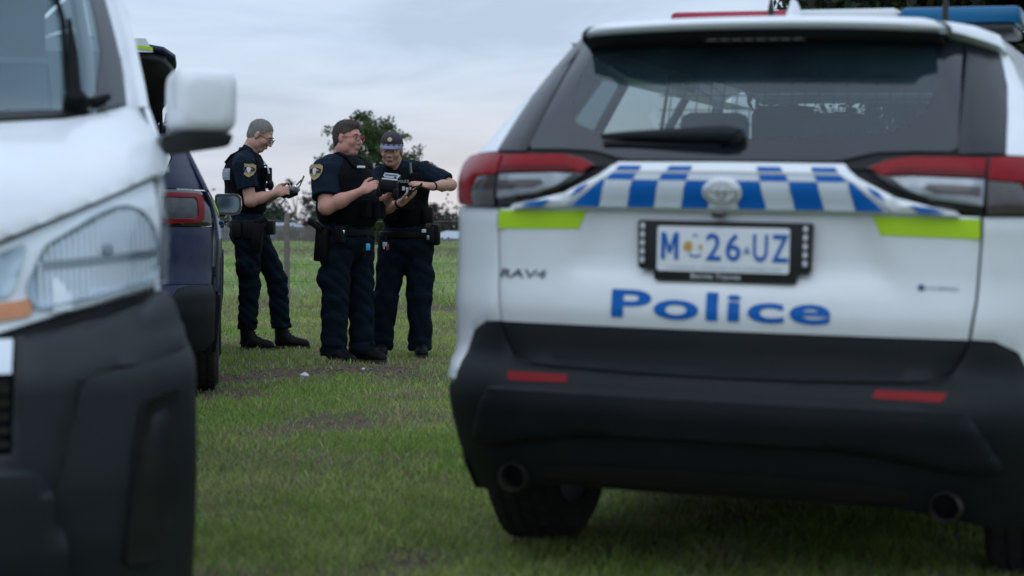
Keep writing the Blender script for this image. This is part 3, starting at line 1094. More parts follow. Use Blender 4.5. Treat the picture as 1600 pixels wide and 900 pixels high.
    def oval(cx, cz, rx, rz, w):
        V, Fc = [], []
        n = 36
        for k in range(n):
            t = 2 * math.pi * k / n
            for ww, hh in ((0, .044), (0, .0475), (w, .0475), (w, .044)):
                V.append(r_rear(cx + (rx - ww) * math.cos(t), cz + (rz - ww) * math.sin(t), hh))
        for k in range(n):
            for j in range(3):
                a = k * 4 + j; b = ((k + 1) % n) * 4 + j
                Fc.append((a, b, b + 1, a + 1))
        mobj('emblem_ring', V, Fc, mat('emblem_grey', (0.46, 0.48, 0.50), 0.25, metal=.5), em, 0)
    oval(0, 1.132, .047, .031, .005); oval(0, 1.143, .038, .012, .004); oval(0, 1.135, .013, .026, .004)
    # --- number plate in its black surround
    hold = fillet([(-.246, 1.052), (.246, 1.052), (.243, .914), (.206, .914), (.205, .885), (-.195, .885), (-.196, .916), (-.242, .916)], .010, 3)

    def flat_plate(u, z, h):
        return (u, 0.083 - h + 0.03 * (u * u), z)
    ho = drape('plate_surround', hold, flat_plate, M_SATIN, R0, h=.030, bev=.005, thick=.030, grid=.06)
    pl = drape('number_plate', fillet([(-.186, 1.036), (.186, 1.036), (.186, .912), (-.186, .912)], .008, 3), flat_plate, M_PLATEW, R0, h=.0335, bev=.002, thick=.003, grid=.09)
    mp_ = [(-.174, .944), (-.1625, .944), (-.1625, .995), (-.1535, .962), (-.1445, .962), (-.1355, .995), (-.1355, .944), (-.124, .944), (-.124, 1.019), (-.1365, 1.019), (-.149, .978), (-.1615, 1.019), (-.174, 1.019)]
    drape('plate_letter', mp_, flat_plate, M_BLUE, pl, h=.0355, bev=0, thick=.001, grid=0)
    for ch, x0, x1 in (('2', -.046, -.003), ('6', .010, .052), ('U', .086, .127), ('Z', .138, .184)):
        lettering('plate_letter', ch, (x0, .944, x1, 1.019), flat_plate, M_BLUE, pl, h=.0355, offset=.012)
    orange = mat('ochre_print', (0.50, 0.30, 0.06), 0.5, var=.3, vscale=90)
    drape('plate_symbol', fillet([(-.112, .978), (-.104, .995), (-.092, .998), (-.083, .985), (-.086, .970), (-.102, .966)], .006, 3), flat_plate, orange, pl, h=.0352, bev=0, thick=.001, grid=0)
    drape('plate_symbol', fillet([(-.068, .976), (-.064, .990), (-.056, .984), (-.057, .970)], .004, 3), flat_plate, orange, pl, h=.0352, bev=0, thick=.001, grid=0)
    arc = [(-.076 + .025 * math.cos(t), .974 + .022 * math.sin(t)) for t in np.linspace(3.9, 5.5, 8)]
    arc += [(-.076 + .021 * math.cos(t), .976 + .019 * math.sin(t)) for t in np.linspace(5.5, 3.9, 8)]
    drape('plate_symbol', arc, flat_plate, M_BLUE, pl, h=.0352, bev=0, thick=.001, grid=0)
    drape('plate_symbol', [(-.088, 1.009), (-.078, 1.016), (-.066, 1.009), (-.078, 1.012)], flat_plate, M_BLUE, pl, h=.0352, bev=0, thick=.001, grid=0)
    drape('plate_symbol', fillet([(.058, .965), (.069, .987), (.080, .965)], .003, 2), flat_plate, mat('slate_print', (.16, .22, .34), .5), pl, h=.0352, bev=0, thick=.001, grid=0)
    lettering('plate_slogan', 'TASMANIA - EXPLORE THE POSSIBILITIES', (-.16, .920, .165, .928), flat_plate, mat('faint_print', (.36, .40, .46), .5), pl, h=.0352)
    lettering('dealer_name', 'Burnie Toyota', (-.088, .890, .052, .906), flat_plate, M_PRINT, ho, h=.0312, offset=.015)
    for sx in (-1, 1):
        for k in range(5):
            cz = 1.035 - k * .0235
            box('surround_mark', (sx * .229, 0.0835 - .0315, cz), (.012, .003, .016), M_PRINT, ho, bev=.002)
    lettering('police_word', 'Police', (-.318, .777, .302, .856), r_rear, M_BLUE, tg, h=.003, offset=.023, spacing=1.06, grid=.012)
    lettering('model_badge', 'RAV4', (-.672, .878, -.526, .903), r_rear, mat('dark_badge_chrome', (.16, .17, .19), .25, metal=.8), tg, h=.003, offset=.02, slant=.006)
    lettering('hybrid_badge', 'HYBRID', (.548, .880, .632, .890), r_rear, mat('grey_badge', (.22, .25, .30), .3, metal=.5), tg, h=.003, offset=.01)
    dot = [(.536 + .009 * math.cos(t), .886 + .009 * math.sin(t)) for t in np.linspace(0, 6.28, 17)[:-1]]
    drape('hybrid_badge', dot, r_rear, mat('navy_badge', (.03, .06, .14), .3), tg, h=.003, bev=0, thick=.002, grid=0)
    box('camera', (-.012, .045, 1.070), (.035, .03, .016), M_BLKGL, R0, bev=.004)
    # --- rear window: black border and the clear field inside it
    outer = [(-.300, 1.221), (-.40, 1.246), (-.50, 1.250), (-.612, 1.250), (-.596, 1.40), (-.570, 1.60)]
    inner = [(-.40, 1.296), (-.487, 1.328), (-.522, 1.40), (-.528, 1.47), (-.50, 1.575)]
    rg = drape('rear_window', sym([(0, 1.277), (-.20, 1.280)] + inner + [(0, 1.578)]), r_rear, M_REARGL, R0, h=.002, bev=0, thick=0, grid=.03)
    # border ring, built as a strip between the two outlines
    oh = [(0, 1.221)] + outer + [(0, 1.602)]
    ih = [(0, 1.277)] + inner + [(0, 1.578)]

    def resample(pl_, n):
        P = np.array(pl_, float)
        s_ = np.concatenate([[0], np.cumsum(np.linalg.norm(np.diff(P, axis=0), axis=1))])
        t = np.linspace(0, s_[-1], n)
        return np.stack([np.interp(t, s_, P[:, 0]), np.interp(t, s_, P[:, 1])], 1)
    o_, i_ = resample(oh, 60), resample(ih, 60)
    for s in (-1, 1):
        V, Fc = [], []
        for k in range(60):
            for t in (0, .25, .5, .75, 1):
                p = o_[k] * (1 - t) + i_[k] * t
                V.append(r_rear(p[0] * (-s), p[1], .0025))
        for k in range(59):
            for j in range(4):
                a = k * 5 + j
                f = (a, a + 1, a + 6, a + 5)
                Fc.append(f if s < 0 else f[::-1])
        mobj('window_border', V, Fc, M_FRIT, rg, 60)
    drape('leak_blocker', sym([(0, 1.200), (-.74, 1.200), (-.74, 1.275), (-.30, 1.275), (0, 1.262)]), r_rear, M_INNER, R0, h=-.006, bev=0, thick=.006, grid=.05)  # dark strip added to stop sky leaking between lamp and window
    # --- wiper
    W = [r_rear(u, z, hh) for u, z, hh in ((-.383, 1.278, .016), (-.30, 1.278, .02), (-.15, 1.277, .026), (-.02, 1.276, .03), (.018, 1.275, .028))]
    wp = tube('rear_wiper', W, [.008, .013, .019, .024, .020], M_BLKPL, R0, 10)
    lathe('wiper_hub', [(0, .034), (.018, .034), (.026, .026), (.028, 0)], M_BLKPL, wp, Matrix.Translation(r_rear(.012, 1.275, .0)) @ Matrix.Rotation(rad(50), 4, 'X'), 20)
    tube('wiper_blade', [r_rear(-.375, 1.262, .008), r_rear(-.2, 1.258, .008), r_rear(-.03, 1.256, .008)], .006, M_SATIN, wp, 6)
    # --- roof, spoiler, brake light
    drape('roof', [(-.575, .52), (-.52, .44), (.52, .44), (.575, .52), (.575, 2.72), (.55, 2.92), (0, 3.0), (-.55, 2.92), (-.575, 2.72)], r_roof, M_WHITE, R0, h=0, bev=.01, thick=.03, grid=.08)
    secs = []
    for u in np.linspace(-.545, .545, 27):
        g = .05 * (u / .6) ** 2 + .10 * max(0, abs(u) - .46) * 3
        dz = -.030 * (abs(u) / .66) ** 2.4 + .002
        prof = [(.318, 1.604), (.306, 1.612), (.304, 1.620), (.312, 1.630), (.36, 1.642), (.50, 1.657), (.50, 1.630), (.46, 1.592), (.40, 1.588), (.34, 1.598)]
        k_ = 1 - .75 * sstep(.47, .555, abs(u))
        secs.append([(u, .50 + (v - .50) * (.35 + .65 * k_) + g, 1.628 + (z - 1.628) * k_ + dz * .75) for v, z in prof])
    sp = loft('spoiler', secs, M_WHITE, R0, close=True, smooth=50)
    secs = []
    for u in np.linspace(-.53, .53, 19):
        g = .05 * (u / .6) ** 2 + .10 * max(0, abs(u) - .46) * 3
        dz = -.030 * (abs(u) / .66) ** 2.4 * .75
        prof = [(.322, 1.6035), (.40, 1.589), (.475, 1.590), (.475, 1.560), (.44, 1.560), (.40, 1.576), (.335, 1.594)]
        secs.append([(u, v + g, z + dz) for v, z in prof])
    loft('spoiler_underside', secs, M_SATIN, sp, close=True, smooth=50)
    for s in (-1, 1):
        secs = []
        for v in list(np.linspace(.44, 1.0, 14)) + list(np.linspace(1.1, 2.78, 14)):
            uo = .525 + .035 * sstep(.44, .6, v)
            zr = r_roof(uo, v, 0)[2] + .001
            zl = 1.599 - .048 * sstep(.44, .66, v) - .03 * sstep(.62, 1.0, v)
            wl = min(r_wid(zl) * .997, .550 + .150 * sstep(.42 if s > 0 else .47, .63 if s > 0 else .76, v))
            d_ = wl - uo; e_ = zr - zl
            pts = [(uo - .03, r_roof(uo - .03, v, 0)[2] + .002), (uo, zr + .002), (uo + d_ * .35, zr - e_ * .10), (uo + d_ * .65, zr - e_ * .30), (uo + d_ * .88, zr - e_ * .62), (wl, zl), (wl - .025, zl - .006), (uo, zl - .004)]
            secs.append([(s * a, v, z) for a, z in pts])
        loft('roof_edge', secs, M_WHITE, R0, close=False, caps=False, smooth=60)
    bl = box('brake_light', (0, .392, 1.583), (.30, .02, .022), mat('dark_red_brake_lens', (.06, .012, .014), .15, coat=.5, var=.4, vscale=60), R0, bev=.004)
    for k in range(8):
        box('lamp_cell', (-.126 + k * .036, .380, 1.583), (.026, .006, .014), mat('grey_lamp_cell', (.16, .17, .19), .3), bl, bev=.002)
    # shark-fin aerial and two whip aerials
    secs = []
    for z, l0, l1, w in ((0, .82, 1.03, .034), (.03, .835, 1.015, .026), (.06, .85, .985, .016), (.082, .862, .955, .008), (.09, .870, .945, .003)):
        zz = r_rz(.93) - .004 + z
        secs.append([(w * math.cos(t) * (1 if True else 1), (l0 + l1) / 2 + (l1 - l0) / 2 * math.sin(t), zz) for t in np.linspace(0, 2 * math.pi, 17)[:-1]])
    loft('fin_aerial', secs, M_WHITE, R0, close=True, smooth=60)
    for u in (-.14, .43):
        z0 = r_roof(u, 1.2, 0)[2]
        a = lathe('whip_aerial', [(0.0001, -.005), (.022, -.005), (.022, .012), (.012, .022), (.010, .09), (.006, .11), (.0035, .14), (.0028, .46), (.0001, .462)], M_SATIN, R0, Matrix.Translation((u, 1.2, z0)), 14)
    # --- light bar: red, white and blue lenses on a low dark base
    zb_ = r_rz(1.8) + .036
    lb = box('light_bar', (0, 1.80, zb_ + .014), (1.20, .28, .035), M_SATIN, R0, bev=.010)
    red_l = mat('red_beacon_lens', (.30, .015, .04), .25, spec=.3)
    blue_l = mat('blue_beacon_lens', (.005, .10, .22), .25, spec=.25)
    clr_l = mat('clear_beacon_lens', (.52, .54, .56), .2, coat=.5)
    for nm, a, b, m_ in (('red_lens', -.62, -.175, red_l), ('clear_lens', -.170, .205, clr_l), ('blue_lens', .210, .62, blue_l)):
        bm = bmesh.new()
        bm_box(bm, ((a + b) / 2, 1.80, zb_ + .063), (b - a, .27, .062), None, .018)
        bmobj(nm, bm, m_, lb, 50)
    for u in (-.5, .5):
        box('foot', (u, 1.80, zb_ - .035), (.06, .2, .09), M_SATIN, lb, bev=.006)
    # --- sides
    def arch(c, r, a0, a1, n=16):
        return [(c + r * math.cos(t), .35 + r * math.sin(t)) for t in np.linspace(a0, a1, n)]
    vr, vf = .87, 3.56
    for s in (-1, 1):
        sd = r_side(s)
        low = [(.30, .57), (.33, .8), (.33, 1.05), (.36, 1.22), (.62, 1.24), (3.1, 1.13), (3.5, 1.08), (4.2, .98), (4.45, .85), (4.5, .52), (vf + .44, .45)] + arch(vf, .43, .2, math.pi - .2) + \
              [(vf - .46, .42), (vr + .47, .42)] + arch(vr, .43, .2, math.pi - .35) + [(.40, .56)]
        drape('body_side', low, sd, M_WHITE, R0, h=0, bev=.006, thick=.02, grid=.06)
        clad = [(.27, .55), (.42, .565)] + arch(vr, .49, math.pi - .50, .1) + [(vf - .50, .47)] + arch(vf, .49, math.pi - .1, .1) + [(4.4, .52), (4.45, .25), (vf + .42, .25)] + \
               arch(vf, .40, -.1, math.pi + .1) + [(vf - .41, .24), (vr + .41, .24)] + arch(vr, .40, -.1, math.pi + .1) + [(.36, .22), (.30, .30)]
        drape('wheel_arch_trim', clad, sd, M_BLKPL, R0, h=.012, bev=.005, thick=.03, grid=.06)
        for nm, q, m_ in (('corner_pillar', [(.36, 1.235), (.98, 1.25), (1.13, 1.57), (.80, 1.60), (.70, 1.595), (.60, 1.5)], M_WHITE),
                          ('side_window', [(.965, 1.242), (1.345, 1.232), (1.345, 1.570), (1.10, 1.575)], M_DARKGL),
                          ('side_window', [(1.395, 1.225), (2.165, 1.195), (2.165, 1.58), (1.395, 1.57)], M_DOORGL),
                          ('side_window', [(2.215, 1.195), (3.16, 1.135), (2.635, 1.545), (2.215, 1.58)], M_DOORGL),
                          ('door_pillar', [(1.335, 1.235), (1.405, 1.235), (1.405, 1.565), (1.335, 1.56)], M_BLKGL),
                          ('door_pillar', [(2.155, 1.205), (2.225, 1.205), (2.225, 1.57), (2.155, 1.57)], M_BLKGL),
                          ('roof_rail', [(.64, 1.60), (.98, 1.55), (1.2, 1.565), (2.16, 1.575), (2.62, 1.54), (3.25, 1.13), (3.33, 1.13), (2.70, 1.565), (2.2, 1.61), (1.2, 1.62)], M_WHITE)):
            drape(nm, q, sd, m_, R0, h=-.006 if 'GL' in nm or m_ in (M_DOORGL, M_DARKGL) else 0, bev=0 if m_ in (M_DOORGL, M_DARKGL) else .004, thick=0 if m_ in (M_DOORGL, M_DARKGL) else .02, grid=.08)
        # door mirror
        secs = []
        for k, (dy, sc) in enumerate(((-.07, .85), (-.02, 1), (.05, .9), (.10, .5))):
            secs.append([(s * (1.0 + .105 * sc * math.cos(t)), 2.95 + dy, 1.22 + .075 * sc * math.sin(t)) for t in np.linspace(0, 2 * math.pi, 17)[:-1]])
        dm = loft('door_mirror', secs, M_WHITE, R0, close=True)
        box('mirror_arm', (s * .91, 2.98, 1.17), (.12, .06, .04), M_SATIN, dm, bev=.01)
        for v in (vr, vf):
            wheel(R0, s * .775, v, .347, .35, .23, s)
    # --- front end
    hood = smooth_table([2.95, 3.3, 4.0, 4.4, 4.55], [1.13, 1.10, 1.02, .93, .82], .06)
    drape('bonnet', [(-.72, 3.2), (0, 3.1), (.72, 3.2), (.78, 3.8), (.72, 4.35), (.4, 4.50), (0, 4.53), (-.4, 4.50), (-.72, 4.35), (-.78, 3.8)], lambda u, v, h: (u, v, hood(v) - .07 * (u / .8) ** 2 + h), M_WHITE, R0, bev=.008, thick=.02, grid=.08)
    front = smooth_table([.2, .5, .8, .95], [4.50, 4.60, 4.58, 4.50], .05)
    drape('front_bumper', [(-.80, .25), (.80, .25), (.82, .5), (.78, .88), (.3, .90), (-.3, .90), (-.78, .88), (-.82, .5)], lambda u, z, h: (u, front(z) - .30 * (abs(u) / .85) ** 3 + h, z), M_WHITE, R0, bev=.008, thick=.02, grid=.07)
    drape('grille', [(-.5, .42), (.5, .42), (.56, .72), (.5, .82), (-.5, .82), (-.56, .72)], lambda u, z, h: (u, front(z) - .30 * (abs(u) / .85) ** 3 + h, z), M_BLKGL, R0, h=.012, bev=.006, thick=.012, grid=.07)
    for s in (-1, 1):
        q = [(-.55, .80), (-.78, .82), (-.79, .88), (-.55, .86)]
        drape('headlight', q if s < 0 else mirror(q), lambda u, z, h: (u, front(z) - .30 * (abs(u) / .85) ** 3 + h, z), M_CLEARL, R0, h=.02, bev=.006, thick=.02, grid=.05)

    def ws(u, z, h):
        return (u, 3.22 - (z - 1.12) / .46 * .62 - .10 * (u / .7) ** 2, z + h)
    drape('windscreen', [(-.74, 1.13), (.74, 1.13), (.60, 1.565), (-.60, 1.565)], ws, M_WSGL, R0, bev=0, thick=0, grid=.08)
    # --- floor pan, exhaust, interior
    box('floor_pan', (0, 2.35, .33), (1.45, 4.0, .14), M_INNER, R0, bev=.03)
    for s in (-1, 1):
        box('wheel_well', (s * .72, .87, .70), (.26, .86, .06), M_INNER, R0, bev=.02)
        box('inner_guard', (s * .58, .87, .52), (.04, .86, .42), M_INNER, R0, bev=.01)
        ex = lathe('exhaust_tip', [(.035, .05), (.035, -.02), (.039, -.026), (.043, -.020), (.043, .16), (.03, .20)], M_STEEL, R0,
                   Matrix.Translation((s * .615, .108, .300)) @ Matrix.Rotation(-math.pi / 2, 4, 'X'), 24)
        tube('exhaust_pipe', [(s * .615, .30, .302), (s * .60, .45, .31), (s * .45, .58, .33)], .03, M_INNER, ex, 10)
    box('rear_muffler', (0, .45, .33), (.95, .24, .14), M_INNER, R0, bev=.05)
    box('rear_axle_beam', (0, .87, .33), (1.3, .12, .10), M_INNER, R0, bev=.03)
    box('cargo_floor', (0, .85, .72), (1.1, 1.2, .04), M_INNER, R0, bev=.01)
    for s in (-1, 1):
        box('cargo_side', (s * .60, .95, .95), (.06, 1.1, .50), M_SEAT, R0, bev=.02)
    box('seat_back', (0, 1.50, .98), (1.24, .16, .62), M_SEAT, R0, Matrix.Rotation(rad(-14), 3, 'X'), .05)
    for u in (-.42, 0, .42):
        box('head_rest', (u, 1.58, 1.36), (.25, .10, .15), M_SEAT, R0, bev=.04)
    for u in (-.38, .38):
        box('front_seat', (u, 2.45, 1.02), (.48, .16, .66), M_SEAT, R0, Matrix.Rotation(rad(-12), 3, 'X'), .06)
        box('head_rest', (u, 2.54, 1.43), (.26, .10, .17), M_SEAT, R0, bev=.04)
    box('dashboard', (0, 3.05, 1.02), (1.35, .35, .26), M_SEAT, R0, bev=.06)
    box('head_lining', (0, 1.75, 1.585), (1.10, 2.0, .015), mat('dark_head_lining', (.012, .012, .013), .9), R0, bev=.004)
    # cargo barrier: a frame of welded wire
    V, Fc = [], []

    def add(p, q, r):
        v, f = tube_geo([p, q], r, 5, False)
        b0 = len(V)
        V.extend(v); Fc.extend([tuple(i + b0 for i in ff) for ff in f])
    for u in np.arange(-.55, .56, .05):
        zt_ = 1.56 - .04 * (abs(u) / .5) ** 2
        add((u, 1.30, 1.05), (u * .94, 1.36, zt_), .0022)
    for z in np.arange(1.08, 1.56, .05):
        add((-.56, 1.30 + (z - 1.05) * .12, z), (.56, 1.30 + (z - 1.05) * .12, z), .0022)
    cb = mobj('cargo_barrier', V, Fc, M_SATIN, R0, 60)
    tube('barrier_frame', [(-.58, 1.30, 1.05), (-.53, 1.36, 1.54), (.53, 1.36, 1.54), (.58, 1.30, 1.05), (-.58, 1.30, 1.05)], .012, M_SATIN, cb, 8)


build_rav()
# ------------------------------------------------------------------ white van facing the camera
M_VANB = mat('grey_black_van_bumper', (0.0075, 0.0105, 0.0145), 0.5, spec=0.36, var=0.12, bump=0.1, bscale=800, bdist=.001, dirt=(0.05, 0.045, 0.04), dscale=3, damt=0.12)
M_LENSGL = glass_mat('clear_headlight_lens', (0.95, 0.97, 0.98), haze=0.02, hcol=(0.62, 0.72, 0.78))
M_REFL = mat('silvered_reflector', (0.30, 0.37, 0.43), 0.2, metal=0.7, var=0.15, vscale=25)
M_RIMW = mat('bright_lamp_rim', (0.86, 0.89, 0.91), 0.3, metal=0.0)
M_WIPER = mat('matt_black_wiper', (.004, .0045, .005), .7, spec=.1)
M_RIBS = mat('pale_lamp_rib', (.74, .80, .84), .25, metal=.1)
M_VINYL = mat('pale_grey_lining', (0.50, 0.52, 0.53), 0.8)
v_prof = smooth_table([.15, .30, .45, .62, .70, .80, .85, .95, 1.05, 1.12, 1.18, 1.24, 1.30, 1.36, 2.0],
                      [.06, .02, 0, 0, .0, .055, .07, .095, .125, .165, .23, .35, .51, .66, 1.20], .02)
v_wid = smooth_table([.15, .5, .7, .8, .9, 1.1, 1.3, 1.6, 1.9, 2.0], [.96, .97, .965, .93, .915, .925, .945, .93, .88, .84], .05)


def v_front(a, z, h):
    w = v_wid(z)
    s = abs(a) * .96 / w
    b = v_prof(z) + .07 * (s / .8) ** 2 + 3.2 * max(0, s - .70) ** 2
    t = 1.4 * sstep(1.08, 1.22, z) - .6 * sstep(1.30, 1.42, z)
    ga = max(-1.5, min(1.5, (a / .86) ** 5 * 1.2))
    n = Vector((ga, -1, t)).normalized()
    return (a + n.x * h, b + n.y * h, z + n.z * h)


def v_side(s):
    return lambda b, z, h: (s * (v_wid(z) + h - .0), b, z)


def build_van():
    R0 = root('white_van', frame_matrix(-1.57, 4.08, 0, rad(20)), 'white van facing the camera with dark grey bumper and big headlight, cut by the frame', 'van')
    G = .03
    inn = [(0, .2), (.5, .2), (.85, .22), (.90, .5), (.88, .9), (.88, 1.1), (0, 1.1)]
    drape('seam_shade_sheet', sym([(-a, b) for a, b in inn]), v_front, M_INNER, R0, h=-.05, bev=0, thick=0, grid=.06)  # added dark backing that gives the front seams their shade
    # bumper
    half = [(0, .528), (-.475, .528), (-.486, .70), (-.494, .792), (-.60, .808), (-.75, .842), (-.90, .884), (-.925, .82), (-.955, .72), (-.957, .30), (-.955, .10), (0, .10)]
    drape('bumper', sym(half), v_front, M_VANB, R0, h=0, bev=.012, thick=.04, grid=.03, drop=.010)
    for s in (-1, 1):
        mm = (lambda p: mirror(p)) if s > 0 else (lambda p: p)
        mm2 = lambda p: mm([(-a, b) for a, b in p][::-1])
        up = [(.50, .50), (.50, .785), (.60, .800), (.75, .834), (.895, .876), (.92, .80), (.93, .748), (.90, .742), (.67, .706), (.645, .695), (.632, .67), (.565, .392), (.53, .40)]
        drape('bumper_shoulder', mm2(fillet(up, .02, 3)), v_front, M_VANB, R0, h=.009, bev=.010, thick=.03, grid=.03, drop=.008)
        fog = fillet([(.782, .640), (.872, .662), (.866, .391), (.82, .250), (.730, .250), (.756, .527)], .02, 3)
        fg = drape('fog_light_bezel', mm2(fog), v_front, M_SATIN, R0, h=.008, bev=.010, thick=.01, grid=.03, drop=-.006)
        drape('fog_light_blank', mm2(fillet([(.798, .60), (.855, .625), (.85, .52), (.786, .52)], .015, 3)), v_front, M_VANB, fg, h=.012, bev=.006, thick=.01, grid=.03)
        drape('fog_light_trim', mm2(fillet([(.775, .505), (.848, .505), (.842, .40), (.81, .275), (.748, .275), (.768, .45)], .015, 3)), v_front, M_VANB, fg, h=.006, bev=.008, thick=.01, grid=.03)
        # headlight
        lens = [(.395, .962), (.462, 1.000), (.643, 1.073), (.839, 1.153), (.897, 1.172), (.902, 1.082), (.893, .955), (.884, .908), (.845, .896), (.756, .879), (.60, .842), (.455, .801), (.395, .80)]
        hl = drape('headlight', mm2(lens), v_front, M_RIMW, R0, h=-.030, bev=0, thick=.02, grid=.03)

        def inset(p, d):
            c = Vector((sum(q[0] for q in p) / len(p), sum(q[1] for q in p) / len(p)))
            return [tuple(c + (Vector(q) - c) * d) for q in p]
        main = [(.52, .90), (.57, 1.00), (.70, 1.072), (.775, 1.10), (.83, 1.085), (.868, 1.04), (.878, .97), (.862, .915), (.80, .905), (.65, .872), (.545, .85)]
        bowl = drape('reflector', mm2(fillet(main, .02, 3)), v_front, M_REFL, hl, h=-.024, bev=.012, thick=.004, grid=.03, drop=-.014)
        for k in range(22):
            a0 = .555 + k * .0145
            zt = min(1.085, .995 + (a0 - .57) * .48) if a0 < .78 else 1.085 - (a0 - .80) * .55
            zb = .868 + (a0 - .65) * .17
            drape('reflector_rib', mm2([(a0, zb), (a0 + .006, zb), (a0 + .006, zt), (a0, zt)]), v_front, M_RIBS, bowl, h=-.015, bev=0, thick=.008, grid=.06)
        drape('reflector_step', mm2([(.56, .962), (.875, .990), (.875, .972), (.56, .945)]), v_front, mat('grey_lamp_step', (.16, .19, .21), .35, metal=.5), bowl, h=-.012, bev=0, thick=.006, grid=.04)
        cell = [(.425, .875), (.425, .965), (.53, 1.008), (.505, .93), (.485, .885)]
        drape('reflector', mm2(fillet(cell, .015, 3)), v_front, mat('grey_blue_reflector', (.34, .43, .49), .3, metal=.3), hl, h=-.022, bev=.008, thick=.006, grid=.03, drop=-.008)
        drape('indicator', mm2(fillet([(.425, .822), (.535, .838), (.538, .878), (.425, .862)], .008, 2)), v_front, M_AMBER, hl, h=-.014, bev=.005, thick=.016, grid=.03)
        drape('white_element', mm2([(.585, .845), (.63, .852), (.632, .875), (.60, .925), (.585, .92)]), v_front, mat('white_lamp_element', (.80, .83, .86), .2, coat=.4), hl, h=-.012, bev=.004, thick=.012, grid=.03)
        tr = lathe('bulb_shield', [(.0001, .012), (.010, .012), (.014, .006), (.014, 0)], M_REFL, bowl, Matrix.Translation(v_front(s * .72, .99, -.01)) @ Matrix.Rotation(math.pi / 2, 4, 'X'), 18)
        drape('lens', mm2(lens), v_front, M_LENSGL, hl, h=.004, bev=.004, thick=.03, grid=.03)
        # white wing above the lamp and behind it
        wing = [(.0, 1.005), (.39, .970), (.462, 1.008), (.643, 1.081), (.839, 1.161), (.900, 1.180), (.928, 1.19), (.945, 1.25), (.948, 1.36), (.935, 1.372), (.862, 1.372), (.78, 1.345), (.67, 1.322), (.505, 1.308), (0, 1.30)]
        pil = [(.866, 1.368), (.948, 1.358), (.948, 1.45), (.936, 1.6), (.905, 1.8), (.885, 1.93), (.82, 1.93), (.848, 1.70), (.872, 1.50)]
        drape('front_pillar', mm2(pil), v_front, M_WHITE, R0, h=.0065, bev=.008, thick=.04, grid=.03)
        fr = [(.75, 1.352), (.865, 1.382), (.868, 1.50), (.845, 1.70), (.815, 1.93), (.765, 1.93), (.795, 1.70), (.805, 1.52), (.77, 1.40)]
        drape('windscreen_border', mm2(fr), v_front, M_FRIT, R0, h=.0015, bev=0, thick=.003, grid=.03)
        # wiper on each side
        base = v_front(s * .70, 1.352, .02)
        w = tube('wiper', [base, v_front(s * .702, 1.42, .022), v_front(s * .712, 1.50, .018), v_front(s * .715, 1.60, .012)], [.022, .020, .014, .007], M_WIPER, R0, 8)
        lathe('wiper_hub', [(.0001, .03), (.020, .03), (.030, .02), (.034, -.03)], M_WIPER, w, Matrix.Translation(base) @ Matrix.Rotation(rad(40), 4, 'X'), 16)
        tube('wiper_blade', [v_front(s * .69, 1.40, .008), v_front(s * .70, 1.60, .008), v_front(s * .66, 1.85, .008)], .008, M_WIPER, w, 6)
        tube('wiper_link', [v_front(s * .70, 1.356, .012), v_front(s * .76, 1.368, .012), v_front(s * .80, 1.385, .010)], [.016, .012, .010], M_WIPER, w, 8)
        # door mirror: white shell over a black foot
        secs = []
        for dy, sc, dz in ((-.075, .55, 0), (-.070, .80, 0), (-.045, .95, 0), (0, 1, 0), (.05, 1, 0), (.10, .97, 0)):
            ring = fillet([(-.086 * sc, -.062 * sc), (.086 * sc, -.062 * sc), (.088 * sc, .072 * sc), (-.082 * sc, .074 * sc)], .035, 5)
            secs.append([(s * (1.042 + x), .70 + dy, 1.372 + z * 1.30) for x, z in ring])
        mi = loft('door_mirror', secs, M_WHITE, R0, close=True, smooth=60)
        secs = []
        for dy, sc in ((-.06, .70), (-.045, .92), (0, 1), (.05, 1), (.10, .95)):
            ring = fillet([(-.088 * sc, .0), (.082 * sc, .0), (.070 * sc, -.034), (-.05, -.052), (-.12, -.056), (-.12, -.01)], .012, 3)
            secs.append([(s * (1.042 + x), .70 + dy, 1.2925 + z) for x, z in ring])
        loft('mirror_foot', secs, M_SATIN, mi, close=True, smooth=50)
        box('mirror_glass', (s * 1.042, .803, 1.372), (.15, .006, .15), M_CHROME, mi, bev=.002)
        # sides
        sd = v_side(s)
        vr, vf = 3.75, .98

        def arch(c, r, a0, a1, n=14):
            return [(c + r * math.cos(t), .34 + r * math.sin(t)) for t in np.linspace(a0, a1, n)]
        low = [(.58, .75), (.60, .90), (.62, 1.20), (.90, 1.37), (5.2, 1.37), (5.25, .45), (vr + .45, .42)] + arch(vr, .42, .2, math.pi - .2) + [(vr - .44, .40), (vf + .44, .40)] + arch(vf, .42, .2, math.pi - .4)
        drape('body_side', low, sd, M_WHITE, R0, h=-.004, bev=.006, thick=.02, grid=.09)
        drape('door_window', [(.98, 1.385), (1.95, 1.385), (1.95, 1.83), (1.38, 1.83)], sd, M_SIDEGL, R0, h=-.006, bev=0, thick=0, grid=.09)
        drape('side_window', [(2.10, 1.385), (3.40, 1.385), (3.40, 1.83), (2.10, 1.83)], sd, M_SIDEGL, R0, h=-.006, bev=0, thick=0, grid=.09)
        drape('side_window', [(3.50, 1.385), (5.05, 1.385), (5.05, 1.83), (3.50, 1.83)], sd, M_SIDEGL, R0, h=-.006, bev=0, thick=0, grid=.09)
        for q in ([(1.96, 1.375), (2.09, 1.375), (2.09, 1.84), (1.96, 1.84)], [(3.41, 1.375), (3.49, 1.375), (3.49, 1.84), (3.41, 1.84)], [(5.06, 1.375), (5.25, 1.375), (5.20, 1.84), (5.06, 1.84)],
                  [(1.30, 1.845), (5.2, 1.845), (5.15, 1.93), (1.45, 1.93)], [(.92, 1.375), (.97, 1.375), (1.38, 1.84), (1.44, 1.92), (1.38, 1.92)]):
            drape('side_pillar', q, sd, M_WHITE, R0, h=-.004, bev=.004, thick=.03, grid=.09)
